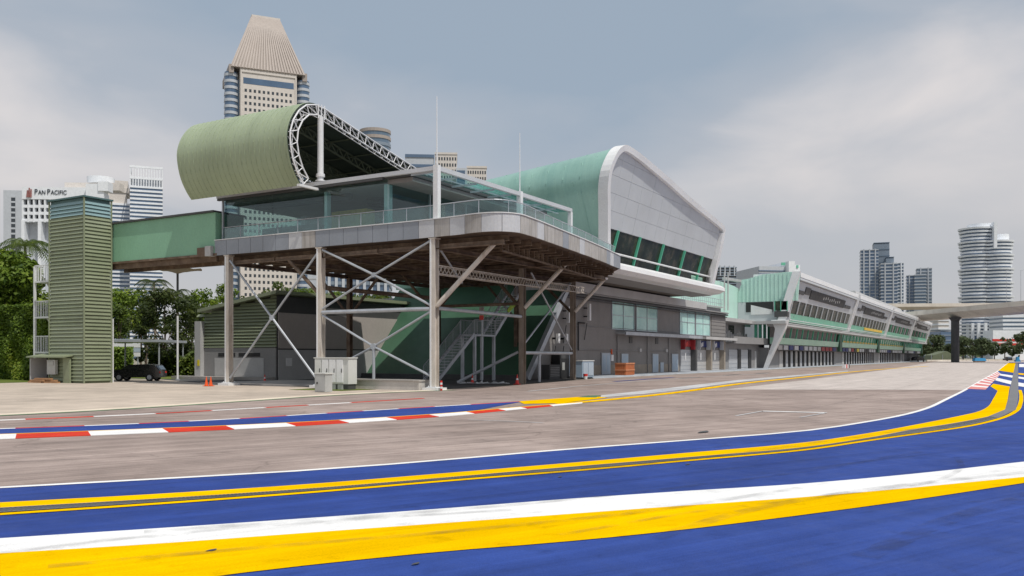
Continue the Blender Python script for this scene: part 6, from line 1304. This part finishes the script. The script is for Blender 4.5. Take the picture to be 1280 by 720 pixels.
    t = thing('vending_machine', 'black machine with a small pale panel against the taupe wall', 'machine', (58, 31.8, 0)); q = PV(697, 473, 31.7); x = q.x; m = MB(); m.box((x, 31.5, 0.01), (x+1.6, 32.2, 2.05)); m.build('case', 'dark', t); m = MB(); m.box((x+.15, 31.46, 1.55), (x+1.45, 31.497, 1.85)); m.build('header_panel', 'dark_grey', t); m = MB(); m.box((x+.35, 31.46, .65), (x+.75, 31.497, 1.25)); m.build('label_panel', 'cab_dark', t)
    t = thing('bucket', 'small red and white bucket at the foot of the last column', 'bucket', (59.2, 28.8, .02)); m = MB(); m.tube((59.3, 28.7, .02), (59.3, 28.7, .24), .13, 12, .16); m.build('body', 'white_clean', t, smooth=True); m = MB(); m.tube((59.3, 28.7, .243), (59.3, 28.7, .42), .16, 12, .17); m.build('rim', 'red', t, smooth=True)
    # crumpled plastic sheeting on the slab by the third column
    t = thing('plastic_sheeting', 'crumpled pale plastic sheeting lying between stair and third column', 'sheeting', (48, 29.6, .02)); n = 26; m = MB(); V = []
    for i in range(n):
        for j in range(8): xx = 45.2+.06*i+j*.0; yy = 30.6-.115*i+.12*j; V.append((xx+.14*j, yy, .03+.22*max(0, mnoise.noise(Vector((i*.7, j*.9, 2))))*(1 if 0 < i < n-1 and 0 < j < 7 else .1)+.03*random.random()))
    m.add(V, [(i*8+j, (i+1)*8+j, (i+1)*8+j+1, i*8+j+1) for i in range(n-1) for j in range(7)]); m.build('sheet', 'plastic_sheet', t, fix=False)
    # sign on the stair post
    t = thing('notice_sign', 'small pale and red notice on a pole at the stair landing', 'sign', (48.9, 32.8, 0)); p = PU(602, 388, 48.2); m = MB(); m.box((p.x-.02, p.y-.17, p.z-.3), (p.x+.02, p.y+.17, p.z+.22)); m.build('board', 'fascia_stain', t); m = MB(); m.box((p.x-.03, p.y-.15, p.z-.62), (p.x+.01, p.y+.15, p.z-.32)); m.build('lower_board', 'red', t); m = MB(); m.tube((p.x+.05, p.y, .05), (p.x+.05, p.y, p.z+.22), .05, 8); m.build('pole', 'galv', t)
    t = thing('hanging_cloth', 'lime green cloth hung on the upper stair rail', 'cloth', (54, 33, 4.3)); m = MB(); pts = [PV(x, y, 32.98) for x, y in ((634, 388), (640, 379), (646, 374.5), (646, 380), (641, 386), (636, 391))]; m.prism(pts, (0, .03, 0)); m.build('cloth', 'lime', t)
    # slim white pole and membrane umbrella
    p = G(222, 475.5); t = thing('slim_pole', 'slim white pole standing in front of the dark trees', 'pole', (p.x, p.y, 0)); m = MB(); m.tube((p.x, p.y, 0), (p.x, p.y, zat(397, 66)), .07, 8); m.build('shaft', 'white_clean', t); m = MB(); m.tube((p.x, p.y, 0), (p.x, p.y, .12), .18, 10); m.build('base', 'galv', t)
    d = 125; c = gnd(222, d); t = thing('membrane_umbrella', 'tan inverted membrane umbrella on a dark mast above the trees', 'umbrella', (c.x, c.y, 0)); m = MB(); m.tube(c, c+Vector((0, 0, zat(336, d))), .16, 8); m.build('mast', 'dark_grey', t)
    z1, z0, r = zat(336.5, d), zat(343, d), 29*d/FPX; m = MB(); N_ = 24; rings = []
    for q in (.03, .25, .5, .75, 1): rings.append([c+Vector((r*q*math.cos(2*math.pi*i/N_), r*q*math.sin(2*math.pi*i/N_), z0+(z1-z0)*(q**.6)+(.12*math.cos(6*2*math.pi*i/N_) if q == 1 else 0))) for i in range(N_)])
    for A, Bq in zip(rings, rings[1:]): m.add(A+Bq, [(i, (i+1) % N_, N_+(i+1) % N_, N_+i) for i in range(N_)])
    m.build('membrane', 'tan', t, smooth=True, fix=False)
    m = MB(); m.tube(c+Vector((0, 0, z1)), c+Vector((0, 0, z1+4.5)), .05, 5); m.build('finial', 'dark_grey', t)
    # carport and black estate car
    A = gnd(139, 70); Bc = gnd(199, 70); fwd = Vector((FW[0], FW[1], 0)); t = thing('carport', 'open carport with a thin pale roof behind the louvred tower', 'carport', tuple(A)); m = MB(); z = zat(427.5, 70)
    a0, a1 = A-Vector((RT[0], RT[1], 0))*2, Bc; m.hexa([a0+Vector((0, 0, z)), a1+Vector((0, 0, z)), a1+fwd*6+Vector((0, 0, z)), a0+fwd*6+Vector((0, 0, z)), a0+Vector((0, 0, z+.2)), a1+Vector((0, 0, z+.2)), a1+fwd*6+Vector((0, 0, z+.2)), a0+fwd*6+Vector((0, 0, z+.2))]); m.build('roof', 'galv', t)
    for q in (.12, .97):
        for f_ in (.4, 5.5): p = a0.lerp(a1, q)+fwd*f_; m = MB(); m.tube(p, p+Vector((0, 0, z)), .06, 8); m.build('post', 'galv', t)
    c = G(168, 476.5); fx = Vector((RT[0], RT[1], 0)); fy = fwd; t = thing('parked_car', 'black estate car parked under the carport', 'car', (c.x, c.y, 0)); S = .80
    def L(x, y, z): return c+fx*x*S+fy*y*S+Vector((0, 0, z*S+.0))
    prof = [(-2.15, .35), (-2.2, .75), (-2.05, .95), (-1.2, 1.02), (-.55, 1.42), (.9, 1.48), (1.75, 1.40), (2.08, .98), (2.16, .6), (2.1, .33)]
    m = MB(); k = len(prof); m.add([L(x, -.02 if z > 1.1 else -.0, z) for x, z in prof]+[L(x, 1.7, z) for x, z in prof], [tuple(range(k))[::-1], tuple(range(k, 2*k))]+[(i, (i+1) % k, k+(i+1) % k, k+i) for i in range(k)]); m.build('body', 'black_car', t)
    for q in ([(-1.05, 1.05), (-.5, 1.36), (.1, 1.40), (.1, 1.05)], [(.18, 1.05), (.18, 1.40), (.9, 1.41), (.95, 1.05)], [(1.03, 1.05), (.98, 1.41), (1.6, 1.35), (1.85, 1.05)]): m = MB(); m.prism([L(x, -.012, z) for x, z in q], fy*.008); m.build('window', 'glass_dark', t)
    m = MB(); m.prism([L(1.83, .12, 1.34), L(2.10, .12, 1.0), L(2.10, 1.55, 1.0), L(1.83, 1.55, 1.34)], fx*.02); m.build('rear_window', 'glass_grey', t)
    for x in (-1.35, 1.3):
        for y in (-.03, 1.52): m = MB(); m.tube(L(x, y, .34), L(x, y+.2, .34), .34*S, 18); w = m.build('wheel', 'tyre', t); m = MB(); m.tube(L(x, y-.015, .34), L(x, y-.002, .34), .2*S, 14); m.build('rim', 'galv', w)
    for y in (.1, 1.4): m = MB(); m.prism([L(2.105, y, .85), L(2.13, y, .7), L(2.13, y+.25, .7), L(2.105, y+.25, .85)], fx*.03); m.build('tail_light', 'red', t)
    m = MB(); m.box((0, 0, 0), (.01, .01, .01))
    for y in (.1,): m = MB(); m.prism([L(-2.2, y, .62), L(-2.2, y+.3, .62), L(-2.17, y+.3, .78), L(-2.17, y, .78)], fx*-.02); m.build('headlight', 'cab', t)
    # low white wall and boards seen between trunks behind the carport
    a0, a1 = gnd(140, 88), gnd(175, 88); t = thing('site_hoarding', 'blue and white striped hoarding behind the carport', 'hoarding', tuple(a0))
    for k in range(4): m = MB(); z = 1.7+k*.45; m.hexa([a0+Vector((0, 0, z)), a1+Vector((0, 0, z)), a1+fwd*.1+Vector((0, 0, z)), a0+fwd*.1+Vector((0, 0, z)), a0+Vector((0, 0, z+.4)), a1+Vector((0, 0, z+.4)), a1+fwd*.1+Vector((0, 0, z+.4)), a0+fwd*.1+Vector((0, 0, z+.4))]); m.build('board', 'door_blue' if k % 2 else 'white', t)
    for q in (.1, .9): p = a0.lerp(a1, q)+fwd*.16; m = MB(); m.tube(p, p+Vector((0, 0, 3.5)), .06, 6); m.build('post', 'galv', t)
    # low white wall behind dark trees
    a0, a1 = gnd(204, 100), gnd(256, 100); t = thing('low_wall', 'low pale wall behind the dark trees', 'wall', tuple(a0)); m = MB(); m.hexa([a0+Vector((0, 0, 0)), a1, a1+fwd*.3, a0+fwd*.3, a0+Vector((0, 0, 2.6)), a1+Vector((0, 0, 2.6)), a1+fwd*.3+Vector((0, 0, 2.6)), a0+fwd*.3+Vector((0, 0, 2.6))]); m.build('block', 'light_grey', t)
    p = G(1056, 460.5); t = thing('lane_barrier', 'low red and white barrier board lying on the pit lane edge by the garages', 'barrier', (p.x, p.y, .02))
    for k in range(4): m = MB(); m.box((p.x-.9+k*.9, p.y-.2, .02), (p.x-.02+k*.9, p.y+.2, .55)); m.build('barrier_block', 'red' if k == 1 else 'white_clean' if k != 3 else 'dark_grey', t)
    # far right end of the track
    c = gnd(1224, 255); t = thing('blue_tarp', 'flat blue tarpaulin covered stack beyond the track end', 'tarpaulin', (c.x, c.y, 0)); 
    m = MB(); m.hexa([c+fx*a+fwd*b+Vector((0, 0, z)) for z, s in ((.3, 1), (1.15, .8)) for a, b in ((-1.75*s, -.8*s), (1.75*s, -.8*s), (1.75*s, .8*s), (-1.75*s, .8*s))]); m.build('cover', 'tarp_blue', t); m = MB(); m.hexa([c+fx*a+fwd*b+Vector((0, 0, z)) for z in (0, .298) for a, b in ((-1.5, -.6), (1.5, -.6), (1.5, .6), (-1.5, .6))]); m.build('stack', 'timber', t)
    c = gnd(1273, 262); t = thing('blue_barrier', 'bright blue water barrier at the end of the drain strip', 'barrier', (c.x, c.y, 0)); m = MB(); m.prism([c+fx*a+Vector((0, 0, z)) for a, z in ((-.75, 0), (.75, 0), (.6, .5), (.35, .75), (.35, 1.5), (-.35, 1.5), (-.35, .75), (-.6, .5))], fwd*.8); m.build('body', 'tarp_blue', t)
    c = gnd(1264, 300); t = thing('parked_car', 'dark car parked beyond the end of the painted track', 'car', (c.x, c.y, 0)); m = MB(); m.prism([c+fx*a+Vector((0, 0, z)) for a, z in ((-2, .3), (2, .3), (2.05, .9), (1.2, 1.0), (.8, 1.5), (-.9, 1.5), (-1.4, 1.0), (-2.05, .85))], fwd*1.6); m.build('body', 'black_car', t)
    for a in (-1.3, 1.3): m = MB(); m.tube(c+fx*a-fwd*.02+Vector((0, 0, .32)), c+fx*a+fwd*.2+Vector((0, 0, .32)), .32, 12); m.build('wheel', 'tyre', t)
    m = MB(); m.prism([c+fx*a-fwd*.02+Vector((0, 0, z)) for a, z in ((-1.2, 1.02), (1.0, 1.02), (.72, 1.42), (-.85, 1.42))], fwd*.015); m.build('window', 'glass_grey', t)
    c = gnd(1279, 285); t = thing('white_van', 'white van parked at the right edge beyond the track end', 'van', (c.x, c.y, 0)); m = MB(); m.prism([c+fx*a+Vector((0, 0, z)) for a, z in ((-2.4, .35), (2.4, .35), (2.4, 2.3), (-1.5, 2.3), (-2.0, 1.5), (-2.45, 1.3))], fwd*1.9); m.build('body', 'white_clean', t)
    for a in (-1.5, 1.5): m = MB(); m.tube(c+fx*a-fwd*.02+Vector((0, 0, .36)), c+fx*a+fwd*.2+Vector((0, 0, .36)), .36, 12); m.build('wheel', 'tyre', t)
    m = MB(); m.prism([c+fx*a-fwd*.02+Vector((0, 0, z)) for a, z in ((-1.85, 1.45), (-1.1, 1.45), (-1.1, 2.1), (-1.5, 2.1))], fwd*.015); m.build('window', 'glass_dark', t)
    # low canvas tent left of the pier and pale kerb wall
    c = gnd(1178, 300); t = thing('canvas_tent', 'low green grey canvas tent left of the flyover pier', 'tent', (c.x, c.y, 0)); m = MB(); m.prism([c+fx*a+Vector((0, 0, z)) for a, z in ((-4, .2), (4.5, .2), (4.5, 1.8), (1.5, 3.4), (-3, 2.0))], fwd*6); m.build('cover', 'sage_dark', t)
    for a in (-3.8, 0, 4.3): m = MB(); m.tube(c+fx*a-fwd*.1, c+fx*a-fwd*.1+Vector((0, 0, 2.2)), .08, 6); m.build('pole', 'galv', t)
    a0, a1 = gnd(1158, 285), gnd(1272, 330); t = thing('track_barrier', 'low concrete barrier closing the far end of the track', 'barrier', tuple(a0)); P = resample([a0, a1], 26)
    for p, q in zip(P, P[1:]): d_ = (q-p).normalized(); m = MB(); m.beam(p+d_*.05+Vector((0, 0, .26)), q-d_*.05+Vector((0, 0, .26)), .5, .5); m.build('barrier_block', 'road_conc', t)
    c = gnd(1151, 270); t = thing('parked_car', 'dark car standing by the far end of the pit building', 'car', (c.x, c.y, 0)); m = MB(); m.prism([c+fx*a+Vector((0, 0, z)) for a, z in ((-1.1, .3), (1.1, .3), (1.1, 1.0), (.85, 1.5), (-.85, 1.5), (-1.1, 1.0))], fwd*4); m.build('body', 'black_car', t)
    for a in (-.85, .85): m = MB(); m.tube(c+fx*(a-.1)-fwd*.01+Vector((0, 0, .3)), c+fx*(a+.1)-fwd*.01+Vector((0, 0, .3)), .3, 12); m.build('wheel', 'tyre', t)
small_things()
